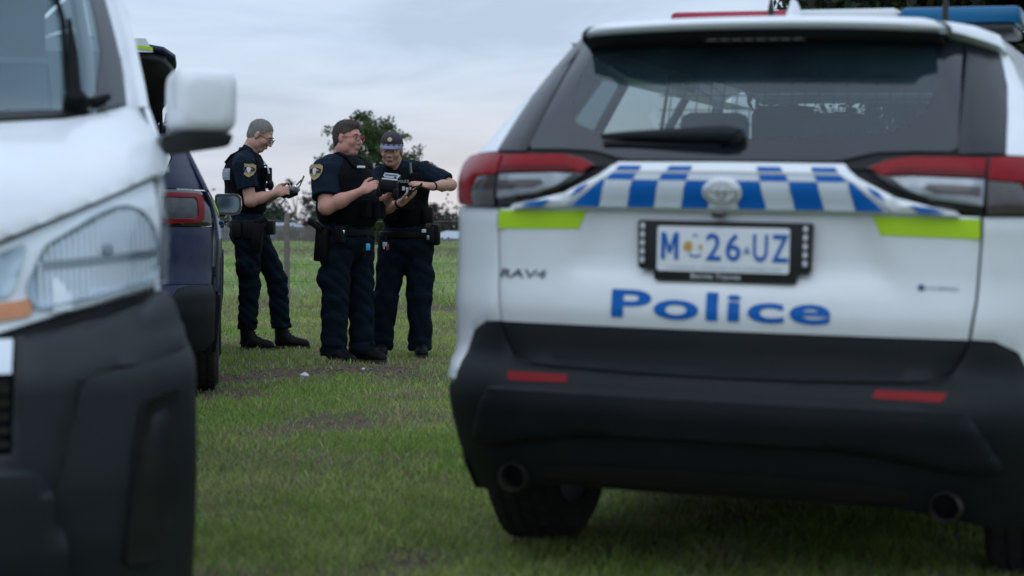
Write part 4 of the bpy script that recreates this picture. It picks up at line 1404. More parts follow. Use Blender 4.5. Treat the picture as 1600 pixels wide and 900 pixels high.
        for v in (vf, vr):
            wheel(R0, s * .84, v, .335, .34, .20, s)
        box('wheel_well', (s * .80, vf, .72), (.28, .95, .05), M_INNER, R0, bev=.01)
    half = [(0, 1.012), (-.39, .977), (-.462, 1.010), (-.643, 1.083), (-.839, 1.163), (-.900, 1.182), (-.926, 1.19), (-.944, 1.25), (-.946, 1.36), (-.935, 1.372), (-.862, 1.372), (-.78, 1.345), (-.67, 1.322), (-.505, 1.308), (0, 1.30)]
    drape('bonnet', sym(half), v_front, M_WHITE, R0, h=.004, bev=.008, thick=.03, grid=.025)
    half = [(0, 1.305), (-.505, 1.313), (-.67, 1.328), (-.75, 1.345), (-.62, 1.345), (-.50, 1.335), (0, 1.328)]
    drape('cowl', sym(half), v_front, M_SATIN, R0, h=.002, bev=0, thick=.01, grid=.05)
    ws = drape('windscreen', sym([(0, 1.33), (-.50, 1.337), (-.745, 1.352), (-.768, 1.40), (-.803, 1.52), (-.793, 1.70), (-.763, 1.93), (0, 1.94)]), v_front, M_WSGL, R0, h=0, bev=0, thick=0, grid=.05)
    drape('bumper_centre', sym(fillet([(0, .516), (-.49, .508), (-.55, .46), (-.585, .346), (-.605, .19), (0, .19)], .03, 3)[2:-2] if False else [(0, .516), (-.485, .510), (-.53, .492), (-.555, .45), (-.585, .346), (-.615, .12), (0, .12)]),
          v_front, M_VANB, R0, h=.060, bev=.030, thick=.07, grid=.03, drop=.026)
    gr = drape('grille', sym([(0, .53), (-.47, .53), (-.48, .785), (0, .785)]), v_front, M_INNER, R0, h=-.03, bev=0, thick=.0, grid=.06)
    for k in range(5):
        z0 = .545 + k * .031
        drape('grille_slat', sym([(0, z0), (-.472, z0), (-.474, z0 + .014), (0, z0 + .014)]), v_front, M_BLKGL, gr, h=.0, bev=.003, thick=.03, grid=.08)
    drape('chrome_strip', sym([(0, .712), (-.478, .712), (-.486, .788), (0, .788)]), v_front, mat('satin_silver', (.62, .66, .70), .25, metal=.6), gr, h=.008, bev=.008, thick=.02, grid=.06)
    drape('nose_panel', sym([(0, .798), (-.386, .798), (-.388, .962), (-.36, .972), (0, 1.002)]), v_front, M_WHITE, R0, h=.004, bev=.008, thick=.03, grid=.04)
    drape('nose_inlet', sym([(0, .83), (-.33, .83), (-.34, .90), (0, .905)]), v_front, M_BLKGL, R0, h=.008, bev=.004, thick=.006, grid=.05)
    drape('roof', [(-.80, 1.12), (0, 1.05), (.80, 1.12), (.85, 1.6), (.85, 5.15), (-.85, 5.15), (-.85, 1.6)], lambda a, b, h: (a, b, 1.985 - .06 * (a / .85) ** 2 - .05 * max(0, 1.6 - b) + h), M_WHITE, R0, h=0, bev=.02, thick=.04, grid=.12)
    drape('rear_door', [(-.88, .4), (.88, .4), (.88, 1.37), (-.88, 1.37)], lambda a, z, h: (a, 5.24 + h, z), M_WHITE, R0, bev=.01, thick=.03, grid=.2)
    drape('rear_glass', [(-.80, 1.38), (.80, 1.38), (.74, 1.88), (-.74, 1.88)], lambda a, z, h: (a, 5.22 + h, z), M_SIDEGL, R0, bev=0, thick=0, grid=.2)
    box('floor_pan', (0, 2.9, .42), (1.6, 4.5, .16), M_INNER, R0, bev=.02)
    box('head_lining', (0, 3.1, 1.89), (1.5, 3.6, .02), M_VINYL, R0, bev=.004)
    box('dashboard', (0, 1.02, 1.16), (1.55, .5, .26), mat('grey_dashboard', (.07, .075, .08), .7), R0, bev=.06)
    for a in (-.5, .45):
        box('front_seat', (a, 1.85, 1.05), (.5, .16, .75), M_SEAT, R0, Matrix.Rotation(rad(-10), 3, 'X'), .06)
        box('head_rest', (a, 1.93, 1.50), (.28, .10, .18), M_SEAT, R0, bev=.04)
    bulk = box('load_partition', (0, 2.25, 1.2), (1.6, .03, 1.3), M_VINYL, R0, bev=.004)
    M_HV = mat('hi_vis_fabric', (.40, .56, .22), .8)
    for a in (.44, .60):
        box('hi_vis_strap', (a, 2.215, 1.52), (.045, .01, .5), M_HV, bulk, bev=.002)
    box('grab_rail', (.45, 2.20, 1.60), (.7, .02, .02), M_RIMW, bulk, bev=.006)


build_van()

# ------------------------------------------------------------------ dark blue police wagon behind the van, its tailgate raised
M_NAVY = mat('dark_blue_metallic_paint', (0.0035, 0.011, 0.042), 0.3, spec=0.22, coat=0.08, var=0.08, dirt=(0.16, 0.13, 0.10), dscale=4, damt=0.18)
s_wid = smooth_table([.15, .5, .9, 1.05, 1.13, 1.2, 1.4, 1.62, 1.7], [.88, .925, .93, .915, .90, .87, .775, .665, .60], .05)
s_prof = smooth_table([.2, .35, .5, .62, .68, .75, .95, 1.1, 1.2, 1.65], [.12, .04, .0, .0, .06, .09, .11, .12, .17, .52], .02)


def s_rear(u, z, h):
    a = abs(u) * .93 / s_wid(z)
    v = s_prof(z) + .05 * (a / .7) ** 2 + 2.4 * max(0, a - .64) ** 2
    n = Vector((max(-1, min(1, (u / .9) ** 3)) * .9, -1, 0)).normalized()
    return (u + n.x * h, v + n.y * h, z + n.z * h)


def s_side(s):
    return lambda v, z, h: (s * (s_wid(z) * (1 - .10 * sstep(3.6, 4.8, v)) + h), v, z)


def build_wagon():
    R0 = root('police_wagon', frame_matrix(-2.577, 10.575, .042, rad(8.4)), 'dark blue police wagon with raised tailgate, half hidden behind the white van', 'car')
    half = [(0, .25), (-.7, .25), (-.87, .30), (-.885, .62), (-.86, .66), (-.60, .665), (0, .665)]
    drape('bumper', sym(half), s_rear, M_NAVY, R0, h=.0, bev=.01, thick=.03, grid=.04)
    half = [(0, .26), (-.66, .26), (-.80, .30), (-.84, .44), (-.5, .46), (0, .46)]
    drape('bumper_cladding', sym(half), s_rear, M_BLKPL, R0, h=.014, bev=.01, thick=.02, grid=.05)
    for s in (-1, 1):
        q = [(-.60, .46), (-.64, .56), (-.70, .645), (-.76, .660), (-.885, .660), (-.893, .60), (-.893, .34), (-.84, .28), (-.62, .26)]
        drape('bumper_corner', q if s < 0 else mirror(q), s_rear, M_BLKPL, R0, h=.020, bev=.010, thick=.03, grid=.03)
    vr, vf = 1.0, 3.66

    def arch(c, r, a0, a1, n=16):
        return [(c + r * math.cos(t), .345 + r * math.sin(t)) for t in np.linspace(a0, a1, n)]
    for s in (-1, 1):
        mm = (lambda p: p) if s < 0 else mirror
        drape('quarter_panel', mm([(-.62, .67), (-.86, .665), (-.885, .66), (-.897, .8), (-.897, .995), (-.60, .995)]), s_rear, M_NAVY, R0, h=0, bev=.008, thick=.03, grid=.03)
        lam = drape('tail_light', mm(fillet([(-.60, 1.0), (-.885, 1.0), (-.895, 1.10), (-.872, 1.205), (-.60, 1.215)], .03, 3)), s_rear, M_BLKGL, R0, h=.008, bev=.008, thick=.03, grid=.03)
        # C-shaped red lamp around a grey centre
        drape('red_lens', mm([(-.62, 1.195), (-.80, 1.192), (-.832, 1.175), (-.842, 1.10), (-.838, 1.04), (-.815, 1.02), (-.62, 1.015), (-.62, 1.04), (-.79, 1.045), (-.806, 1.06), (-.808, 1.10), (-.80, 1.15), (-.785, 1.168), (-.62, 1.17)]), s_rear, mat('dull_red_lens', (.15, .004, .008), .3, spec=.15), lam, h=.016, bev=.004, thick=.012, grid=.03)
        drape('clear_lens', mm([(-.62, 1.166), (-.782, 1.164), (-.796, 1.148), (-.803, 1.10), (-.80, 1.063), (-.787, 1.049), (-.62, 1.044)]), s_rear, mat('grey_smoked_lens', (.05, .055, .06), .25, spec=.25, var=.5, vscale=25), lam, h=.012, bev=.004, thick=.008, grid=.03)
        drape('corner_pillar', mm([(-.60, 1.222), (-.865, 1.212), (-.86, 1.24), (-.77, 1.42), (-.69, 1.60), (-.60, 1.62), (-.66, 1.40)]), s_rear, M_NAVY, R0, h=0, bev=.008, thick=.03, grid=.03)
        sd = s_side(s)
        low = [(.33, .62), (.36, .9), (.37, 1.0), (.37, 1.2), (.7, 1.19), (3.3, 1.10), (4.2, 1.02), (4.7, .85), (4.75, .5), (vf + .42, .45)] + arch(vf, .41, .2, math.pi - .2) + [(vf - .45, .40), (vr + .45, .40)] + arch(vr, .41, .2, math.pi - .3) + [(.45, .58)]
        sidep = drape('body_side', low, sd, M_NAVY, R0, h=0, bev=.008, thick=.02, grid=.07)
        clad = [(.32, .60), (.47, .60)] + arch(vr, .48, math.pi - .45, .1) + [(vf - .5, .46)] + arch(vf, .48, math.pi - .1, .1) + [(4.6, .5), (4.65, .26), (vf + .41, .25)] + arch(vf, .39, -.1, math.pi + .1) + [(vf - .40, .25), (vr + .40, .25)] + arch(vr, .39, -.1, math.pi + .1) + [(.40, .26), (.34, .36)]
        drape('wheel_arch_trim', clad, sd, M_BLKPL, R0, h=.014, bev=.006, thick=.03, grid=.06)
        # side livery
        drape('yellow_stripe', [(.55, 1.125), (3.4, 1.055), (3.4, 1.095), (.50, 1.175)], sd, M_YEL, sidep, h=.003, bev=0, thick=.002, grid=.06)
        for k in range(14):
            v0 = .60 + k * .2
            drape('check_square', [(v0, .92), (v0 + .198, .92), (v0 + .198, 1.052), (v0, 1.052)], sd, M_BLUE if k % 2 else M_SILV, sidep, h=.003, bev=0, thick=.002, grid=.08)
        for nm, q, m_ in (('side_window', [(.80, 1.225), (1.30, 1.215), (1.30, 1.55), (1.02, 1.56)], M_SIDEGL), ('side_window', [(1.38, 1.21), (2.25, 1.18), (2.25, 1.565), (1.38, 1.555)], M_SIDEGL),
                          ('side_window', [(2.33, 1.175), (3.30, 1.12), (2.80, 1.52), (2.33, 1.565)], M_SIDEGL), ('door_pillar', [(1.305, 1.215), (1.375, 1.21), (1.375, 1.555), (1.305, 1.55)], M_BLKGL),
                          ('door_pillar', [(2.255, 1.18), (2.325, 1.175), (2.325, 1.565), (2.255, 1.565)], M_BLKGL), ('corner_pillar', [(.40, 1.205), (.78, 1.23), (1.0, 1.57), (.78, 1.60), (.62, 1.45)], M_NAVY),
                          ('roof_edge', [(.70, 1.60), (1.02, 1.575), (1.38, 1.565), (2.33, 1.575), (2.80, 1.535), (3.42, 1.11), (3.50, 1.11), (2.90, 1.56), (2.3, 1.62), (.9, 1.63)], M_NAVY)):
            drape(nm, q, sd, m_, R0, h=.002 if m_ is M_SIDEGL else 0, bev=0 if m_ is M_SIDEGL else .004, thick=0 if m_ is M_SIDEGL else .02, grid=.08)
        tube('roof_rail', [(s * .62, .75, 1.62), (s * .625, .85, 1.675), (s * .62, 1.6, 1.70), (s * .60, 2.5, 1.68), (s * .59, 2.65, 1.62)], .018, M_BLKPL, R0, 8)
        box('door_handle', (s * .935, 1.55, 1.02), (.03, .2, .03), M_NAVY, R0, bev=.01)
        box('door_handle', (s * .935, 2.5, 1.0), (.03, .2, .03), M_NAVY, R0, bev=.01)
        # wing mirror: dark shell, glass turned to the camera
        secs = []
        for dy, sc in ((0, .96), (.02, 1), (.07, .95), (.12, .75), (.15, .4)):
            ring = fillet([(-.105 * sc, -.075 * sc), (.085 * sc, -.080 * sc), (.112 * sc, -.03 * sc), (.108 * sc, .060 * sc), (.07 * sc, .082 * sc), (-.095 * sc, .080 * sc)], .025, 4)
            secs.append([(s * (.972 + x * .94), 3.10 + dy, 1.155 + z) for x, z in ring])
        mi = loft('door_mirror', secs, M_BLKGL, R0, close=True, smooth=50)
        ring = fillet([(-.090, -.058), (.072, -.062), (.094, -.02), (.090, .048), (.058, .066), (-.080, .064)], .02, 4)
        mobj('mirror_glass', [(s * (.972 + x * .90), 3.096, 1.155 + z * .94) for x, z in ring], [tuple(range(len(ring)))], mat('mirror_glass', (.13, .17, .20), .05, metal=1.0), mi, 0)
        box('mirror_arm', (s * .90, 3.15, 1.09), (.12, .06, .05), M_BLKGL, mi, bev=.012)
        for v in (vr, vf):
            wheel(R0, s * .805, v, .343, .345, .225, s)
    drape('roof', [(-.62, .55), (.62, .55), (.62, 2.75), (.5, 2.95), (-.5, 2.95), (-.62, 2.75)], lambda u, v, h: (u, v, 1.66 - .05 * (abs(u) / .62) ** 2.4 - .03 * max(0, v - 2) ** 2 - .05 * max(0, .8 - v) + h), M_NAVY, R0, bev=.01, thick=.03, grid=.1)
    hood = smooth_table([3.2, 3.6, 4.3, 4.75], [1.10, 1.07, .99, .85], .06)
    drape('bonnet', [(-.74, 3.35), (.74, 3.35), (.80, 4.0), (.70, 4.65), (0, 4.75), (-.70, 4.65), (-.80, 4.0)], lambda u, v, h: (u, v, hood(v) - .06 * (u / .8) ** 2 + h), M_NAVY, R0, bev=.008, thick=.02, grid=.1)
    drape('front_bumper', [(-.82, .25), (.82, .25), (.80, .86), (-.80, .86)], lambda u, z, h: (u, 4.82 - .3 * (abs(u) / .85) ** 3 + h, z), M_NAVY, R0, bev=.008, thick=.02, grid=.1)
    drape('windscreen', [(-.76, 1.11), (.76, 1.11), (.60, 1.57), (-.60, 1.57)], lambda u, z, h: (u, 3.42 - (z - 1.1) / .47 * .60 - .1 * (u / .7) ** 2 + h, z), M_WSGL, R0, bev=0, thick=0, grid=.1)
    box('floor_pan', (0, 2.4, .34), (1.5, 4.2, .14), M_INNER, R0, bev=.03)
    box('cargo_floor', (0, .95, .72), (1.3, 1.1, .05), M_SEAT, R0, bev=.01)
    box('seat_back', (0, 1.65, 1.0), (1.3, .16, .65), M_SEAT, R0, bev=.05)
    box('head_lining', (0, 1.7, 1.585), (1.1, 2.0, .02), M_SEAT, R0, bev=.004)
    # raised tailgate, seen from underneath
    secs_o, secs_i = [], []
    prof = [(.56, 1.640, .55), (.40, 1.715, .58), (.20, 1.815, .62), (.0, 1.912, .67), (-.10, 1.955, .705), (-.18, 1.995, .70), (-.27, 2.030, .64), (-.31, 2.035, .58)]
    for v, z, w in prof:
        us = np.linspace(-w, w, 13)
        secs_o.append([(u, v, z - .05 * (abs(u) / w) ** 2.5) for u in us])
    V = [p for s_ in secs_o for p in s_]
    n = 13; Fc = []
    for i in range(len(prof) - 1):
        for k in range(n - 1):
            Fc.append((i * n + k, i * n + k + 1, (i + 1) * n + k + 1, (i + 1) * n + k))
    tgm = mobj('tailgate', V, Fc, M_NAVY, R0, 50)
    sol = tgm.modifiers.new('thickness', 'SOLIDIFY'); sol.thickness = .03; sol.offset = 1
    V2 = []
    for i, (v, z, w) in enumerate(prof):
        us = np.linspace(-w * 1.01, w * 1.01, 13)
        V2.append([(u, v + .03, z - .05 * (abs(u) / w) ** 2.5 - .045 - (.05 if 3 <= i <= 5 else 0)) for u in us])
    trim = mobj('tailgate_trim', [p for s_ in V2 for p in s_], Fc, mat('black_tailgate_trim', (.012, .012, .013), .6), tgm, 40)
    sol = trim.modifiers.new('thickness', 'SOLIDIFY'); sol.thickness = .05; sol.offset = 1
    for s in (-1, 1):
        mobj('yellow_stripe', [(s * a, v, z) for a, v, z in ((.585, -.334, 1.955), (.30, -.335, 1.985), (.30, -.337, 2.003), (.580, -.337, 1.973))], [(0, 1, 2, 3)], M_YEL, tgm, 0)
        tube('gas_strut', [(s * .60, .50, 1.32), (s * .60, .22, 1.80)], .011, M_SATIN, R0, 8)
    mobj('lower_edge', [(-.585, -.325, 1.945), (.585, -.325, 1.945), (.545, -.330, 2.020), (-.545, -.330, 2.020)], [(0, 1, 2, 3)], mat('pale_livery', (.60, .63, .66), .4), tgm, 0)


build_wagon()
# ------------------------------------------------------------------ people
M_SKIN = mat('skin', (0.43, 0.235, 0.175), 0.55, var=0.14, vscale=30, sss=0.12, spec=0.35)
M_SKIN2 = mat('ruddy_skin', (0.45, 0.225, 0.175), 0.55, var=0.16, vscale=30, sss=0.12, spec=0.35)
M_SKIN3 = mat('light_skin', (0.40, 0.225, 0.165), 0.55, var=0.12, vscale=30, sss=0.12, spec=0.35)
M_SHIRT = mat('navy_shirt_cloth', (0.0050, 0.0105, 0.0205), 0.88, var=0.25, vscale=25, bump=0.25, bscale=500, spec=0.12)
M_TROU = mat('navy_trouser_cloth', (0.0030, 0.0065, 0.0125), 0.9, var=0.25, vscale=18, bump=0.25, bscale=420, spec=0.1)
M_VEST = mat('black_vest_nylon', (0.0028, 0.0033, 0.0048), 0.85, var=0.3, vscale=30, bump=0.35, bscale=350, spec=0.1)
M_LEATH = mat('black_leather', (0.0030, 0.0030, 0.0036), 0.6, var=0.3, vscale=40, bump=0.15, bscale=200, spec=0.12)
M_GEAR = mat('black_gear_plastic', (0.0042, 0.0044, 0.0055), 0.55, spec=0.14, var=0.2)
M_HAIRG = mat('grey_brown_hair', (0.17, 0.158, 0.15), 0.8, dirt=(0.28, 0.21, 0.18), dscale=45, damt=.8, var=0.6, vscale=140, bump=0.6, bscale=300)
M_HAIRB = mat('dark_brown_hair', (0.050, 0.036, 0.031), 0.75, dirt=(0.12, 0.09, 0.08), dscale=55, damt=.45, var=0.6, vscale=140, bump=0.6, bscale=300)
M_STRAND = tint_mat('hair_strand', .7, 0)
M_EYE = mat('dark_eye', (0.02, 0.015, 0.012), 0.2)
M_EYEW = mat('eye_white', (0.55, 0.52, 0.50), 0.3)
M_LIP = mat('lip', (0.30, 0.115, 0.10), 0.5)
M_PATCHG = mat('gold_embroidery', (0.33, 0.25, 0.13), 0.8, var=.15, vscale=60)
M_PATCHN = mat('dark_embroidery', (0.015, 0.016, 0.03), 0.8)
M_PATCHW = mat('white_embroidery', (0.55, 0.53, 0.55), 0.8)
M_GREYREF = mat('grey_reflective_patch', (0.24, 0.27, 0.31), 0.6)


def N3(v):
    v = np.array(v, float)
    return v / np.linalg.norm(v)


def _cone(F, p, q, r1, r2, k=0.01, sq=None):
    """flat-ended tapered tube"""
    p = np.array(p, float); q = np.array(q, float)
    R = max(r1, r2)
    sl, G = F._sub(np.minimum(p, q) - R, np.maximum(p, q) + R, max(k, .02) + 3 * F.h)
    if sl is None:
        return
    ba = q - p; Ln = np.linalg.norm(ba); u = ba / Ln
    dx, dy, dz = G[0] - p[0], G[1] - p[1], G[2] - p[2]
    s = dx * u[0] + dy * u[1] + dz * u[2]
    t = np.clip(s / Ln, 0, 1)
    ex, ey, ez = dx - s * u[0], dy - s * u[1], dz - s * u[2]
    d = np.sqrt(ex * ex + ey * ey + ez * ez) - (r1 + (r2 - r1) * t)
    d = np.maximum(d, np.maximum(-s, s - Ln))
    F._merge(sl, d.astype(np.float32), k)


def hand(F, wrist, d, pn, thumb, curl=(0.5, 0.6, 0.4), spread=1.0, k=0.006, curls=None):
    """palm, four unequal bent fingers and a thumb leaving the side of the palm"""
    w = np.array(wrist, float); d = N3(d); pn = np.array(pn, float); pn = N3(pn - d * (pn @ d)); lat = np.cross(d, pn) * thumb
    B = [d, lat, pn]
    F.cap(w - d * .01, w + d * .03, .024, .026, .015)
    F.ell(w + d * .052, (.052, .042, .017), .012, B)
    F.ell(w + d * .035 + lat * .026 + pn * .008, (.034, .018, .017), .012, B)
    tips = []
    for i, (o, L, r) in enumerate(((.030, .072, .0088), (.0105, .080, .0092), (-.0095, .075, .0088), (-.028, .060, .0078))):
        p = w + d * (.090 - abs(o) * .12) + lat * o
        dd = d + lat * (o * 1.5 * spread); dd = N3(dd)
        a = 0
        for j, f in enumerate((.45, .32, .23)):
            a += (curls[i] if curls else curl)[j]
            nd = dd * math.cos(a) + pn * math.sin(a)
            q = p + nd * L * f
            F.cap(p, q, r, r * .93, k if j else .008)
            p = q; r *= .93
        tips.append(p)
    p = w + d * .030 + lat * .034 + pn * .004
    for L, r, c in ((.038, .0125, (.75, .65, .15)), (.030, .0105, (.88, .35, .32)), (.024, .009, (.9, .1, .45))):
        nd = N3(d * c[0] + lat * c[1] + pn * c[2])
        q = p + nd * L
        F.cap(p, q, r, r * .92, .008)
        p = q
    return tips


def head_basis(fwd, up):
    f = N3(fwd); u = np.array(up, float); u = N3(u - f * (u @ f)); s = np.cross(u, f)   # s points to the person's left
    return f, s, u


def head(F, c, fwd, up, neck, sc=1.0, jaw=1.0, nose=1.0):
    f, s, u = head_basis(fwd, up)
    c = np.array(c, float)
    P = lambda a, b, z: c + (f * a + s * b + u * z) * sc
    B = [f, s, u]
    e = lambda q, r, k=.015, cut=False: F.ell(P(*q), np.array(r) * sc, k, B, cut)
    F.cap(P(-.030, 0, -.045), neck, .056 * sc, .064 * sc, .03)
    F.cap(P(.005, 0, -.075), np.array(neck) + f * .02, .040 * sc, .055 * sc, .03)
    e((-.016, 0, .034), (.097, .076, .088), .02)
    e((.022, 0, -.028), (.070, .064 * jaw, .090), .03)
    e((.050, 0, -.098), (.032, .036 * jaw, .024), .02)
    for b in (-1, 1):
        e((.000, b * .052 * jaw, -.070), (.045, .018, .032), .025)
        e((.058, b * .040, -.026), (.030, .028, .026), .02)
        e((-.006, b * .079, -.006), (.019, .009, .033), .006)
        e((.094, b * .032, .004), (.016, .019, .012), .010, True)
    F.cap(P(.080, -.040, .024), P(.080, .040, .024), .011 * sc, None, .014)
    F.cap(P(.088, 0, .008), P(.108 * (1 + .03 * nose), 0, -.030), .008 * sc, .0125 * sc, .010)
    for b in (-1, 1):
        F.ell(P(.097, b * .011, -.036), (.010 * sc,) * 3, .006)
    F.cap(P(.089, -.018, -.060), P(.089, .018, -.060), .0075 * sc, None, .006)
    F.cap(P(.087, -.016, -.072), P(.087, .016, -.072), .0075 * sc, None, .006)
    return P, B


def head_parts(body, P, B, sc=1.0):
    f, s, u = B
    for b in (-1, 1):
        bm = bmesh.new()
        bmesh.ops.create_uvsphere(bm, u_segments=10, v_segments=8, radius=.011 * sc, matrix=Matrix.Translation(P(.081, b * .032, .003)))
        ey = bmobj('eye', bm, M_EYEW, body, 60)
        bm = bmesh.new()
        bmesh.ops.create_uvsphere(bm, u_segments=8, v_segments=6, radius=.0062 * sc, matrix=Matrix.Translation(P(.088, b * .032, .001)))
        bmobj('iris', bm, M_EYE, ey, 60)
        tube('eyebrow', [P(.092, b * .016, .024), P(.094, b * .032, .029), P(.086, b * .048, .024)], [.004, .0045, .003], M_HAIRB, body, 6)
    tube('mouth', [P(.084, -.024, -.067), P(.0965, -.010, -.0655), P(.098, 0, -.0660), P(.0965, .010, -.0655), P(.084, .024, -.067)], [.002, .0035, .004, .0035, .002], M_LIP, body, 6)


def glasses(body, P, m, sc=1.0):
    pts = []
    g = None
    for b in (-1, 1):
        ring = [P(.112 - .010 * (abs(math.cos(t)) if math.cos(t) > 0 else 0) , b * (.033 + .024 * math.cos(t)), .002 + .018 * math.sin(t)) for t in np.linspace(0, 2 * math.pi, 17)]
        o = tube('glasses', ring, .0026, m, body if g is None else g, 6)
        if g is None:
            g = o
        else:
            o.name = 'rim'
        me = mobj('lens', [P(.110 - .010 * (abs(math.cos(t)) if math.cos(t) > 0 else 0), b * (.033 + .0225 * math.cos(t)), .002 + .0165 * math.sin(t)) for t in np.linspace(0, 2 * math.pi, 17)[:-1]], [tuple(range(16))], glass_mat('spectacle_glass', (.8, .82, .82), haze=.03, hcol=(.5, .5, .5)), g, 0)
        tube('temple', [P(.104, b * .058, .006), P(.05, b * .076, .006), P(-.004, b * .085, .004), P(-.018, b * .084, -.012)], .0026, m, g, 6)
    tube('bridge', [P(.112, -.009, .004), P(.117, 0, .008), P(.112, .009, .004)], .0024, m, g, 6)


def hair(body, P, B, m, sc=1.0, hl=.074, side=-.02, thick=.006, seed=0, quiff=0.0, strands=5000, length=.008, tint=(.12, .10, .09)):
    c = P(-.016, 0, .034)
    F = Field(c - .16, c + .16, .0045)
    F.ell(c, np.array((.097 + thick, .076 + thick * .9, .088 + thick)) * sc, .01, B)
    F.ell(P(-.045, 0, -.02), np.array((.060, .066 + thick * .5, .065)) * sc, .02, B)
    f, s, u = B
    # hairline: forehead, then round the ears, then the nape
    F.clip(P(hl, 0, .070), N3(f * .86 - u * .50))
    F.clip(P(.022, 0, -.030), N3(f * .75 - u * .66))
    F.clip(P(-.05, 0, -.062), -u)
    if quiff > 0:
        F.ell(P(.026, 0, .092), np.array((.056, .056, .030)) * sc, .02, B)
    F.wrinkle(.003, 260, seed, 1.0, 5)
    ho = F.obj('hair', m, body)
    # short strands standing off the scalp
    V, Q = F.mesh()
    rng = np.random.default_rng(seed + 100)
    idx = rng.integers(0, len(V), strands)
    p = V[idx] + rng.normal(0, .002, (strands, 3))
    n = p - np.array(P(-.016, 0, .025)); n /= np.linalg.norm(n, axis=1)[:, None]
    flow = n * .75 + (-f * .35 - u * .25) * (1 - quiff) + (f * .35 + u * .35) * quiff + rng.normal(0, .35, (strands, 3))
    flow /= np.linalg.norm(flow, axis=1)[:, None]
    L_ = length * rng.uniform(.5, 1.3, (strands, 1))
    sdv = np.cross(flow, rng.normal(size=(strands, 3))); sdv /= np.linalg.norm(sdv, axis=1)[:, None]
    T = np.stack([p - sdv * .0013, p + sdv * .0013, p + flow * L_], 1).reshape(-1, 3)
    me = np_mesh('hair_strands', T, np.arange(3 * strands).reshape(-1, 3), False)
    ca = me.attributes.new('tint', 'FLOAT_COLOR', 'POINT')
    c3 = np.array(tint) * rng.uniform(.45, 1.8, (strands, 1))
    ca.data.foreach_set('color', np.concatenate([np.repeat(c3, 3, 0), np.ones((3 * strands, 1))], 1).astype(np.float32).ravel())
    me.materials.append(M_STRAND)
    so = link(bpy.data.objects.new('hair_strands', me), ho); so['kind'] = 'stuff'


def shoulder_patch(shirt, c, nrm, up, w=.05, h=.062):
    """shield-shaped gold patch with a dark band and pale crest"""
    n = N3(nrm); u = N3(np.array(up) - n * (np.array(up) @ n)); r = np.cross(u, n)
    c = np.array(c, float)

    def sh(k, off):
        pts = [(-1, .75), (-.6, 1.0), (0, .92), (.6, 1.0), (1, .75), (.95, 0), (.6, -.6), (0, -1), (-.6, -.6), (-.95, 0)]
        return [c + n * (off - .016 * (x * x)) + r * x * w * k - 0 + u * y * h * k for x, y in pts]
    p = mobj('shoulder_patch', sh(1.0, .0), [tuple(range(10))], M_PATCHG, shirt, 0)
    q = mobj('patch_band', [c + n * (.003 - .016 * (x * x)) + r * x * w + u * y * h for x, y in ((-.85, .35), (-.3, .52), (.3, .52), (.85, .35), (.80, -.05), (.3, -.12), (-.3, -.12), (-.80, -.05))], [tuple(range(8))], M_PATCHN, p, 0)
    mobj('patch_crest', [c + n * (.006 - .016 * (x * x)) + r * x * w + u * y * h for x, y in ((-.28, .40), (0, .50), (.28, .40), (.22, -.1), (0, -.42), (-.22, -.1))], [tuple(range(6))], M_PATCHW, p, 0)


def boot(body, heel, toe, zg, ank, sh_top, sw=.050):
    """laced boot with sole, from heel and toe points on the ground plane"""
    h = np.array([heel[0], heel[1], zg], float); t = np.array([toe[0], toe[1], zg], float)
    d = N3(t - h); L = np.linalg.norm(t - h)
    lo = np.minimum(h, t) - .10; hi = np.maximum(h, t) + .10; hi[2] = sh_top + .03; lo[2] = zg - .02
    a = np.array(ank, float)
    lo = np.minimum(lo, a - .10); hi = np.maximum(hi, a + .10)
    F = Field(lo, hi, .006)
    F.cap(h + d * .045 + [0, 0, .050], h + d * (L * .55) + [0, 0, .052], .043, .046, .02)
    F.cap(h + d * (L * .5) + [0, 0, .050], t - d * .050 + [0, 0, .040], .047, .040, .02)
    F.cap(t - d * .075 + [0, 0, .038], t - d * .042 + [0, 0, .034], .044, .036, .02)
    _cone(F, h + d * .050 + [0, 0, .06], [a[0], a[1], sh_top], .046, .056, .03)
    F.cap(h + d * .10 + [0, 0, .085], a + d * .015, .046, .048, .03)
    F.clip((0, 0, zg + .014), (0, 0, -1))
    b = F.obj('boot', M_LEATH, body)
    lat = np.array([-d[1], d[0], 0])
    ring = []
    for q, w in ((0, .030), (.04, .042), (.35, .040), (.55, .046), (.78, .050), (.93, .036), (1, .014)):
        ring.append((q, w))
    out = [h + d * q * L + lat * w for q, w in ring] + [h + d * q * L - lat * w for q, w in ring[::-1]]
    n = len(out)
    V = [o + np.array([0, 0, z]) for z in (.000, .026) for o in out]
    Fc = [tuple(range(n))[::-1], tuple(range(n, 2 * n))] + [(i, (i + 1) % n, n + (i + 1) % n, n + i) for i in range(n)]
    mobj('sole', V, Fc, M_RUBBER, b, 30)
    for k in range(5):
        q = h + d * (.10 + .012 * (4 - k) * 1.0 + .04) + np.array([0, 0, .095 + .022 * k])
        ax = a + (h + d * .15 - a) * (1 - k / 5) * .5
        c = h + d * (.175 - .018 * k) + np.array([0, 0, .088 + .020 * k])
        tube('lace', [c + lat * .022, c + d * .008, c - lat * .022], .003, M_GEAR, b, 5)
    return b


def pouch(parent, c, s, heading, name='pouch', m=None, bev=.008, tilt=0.0):
    yaw = math.atan2(heading[1], heading[0])
    return box(name, c, s, m or M_GEAR, parent, Matrix.Rotation(yaw, 3, 'Z') @ Matrix.Rotation(tilt, 3, 'Y'), bev)


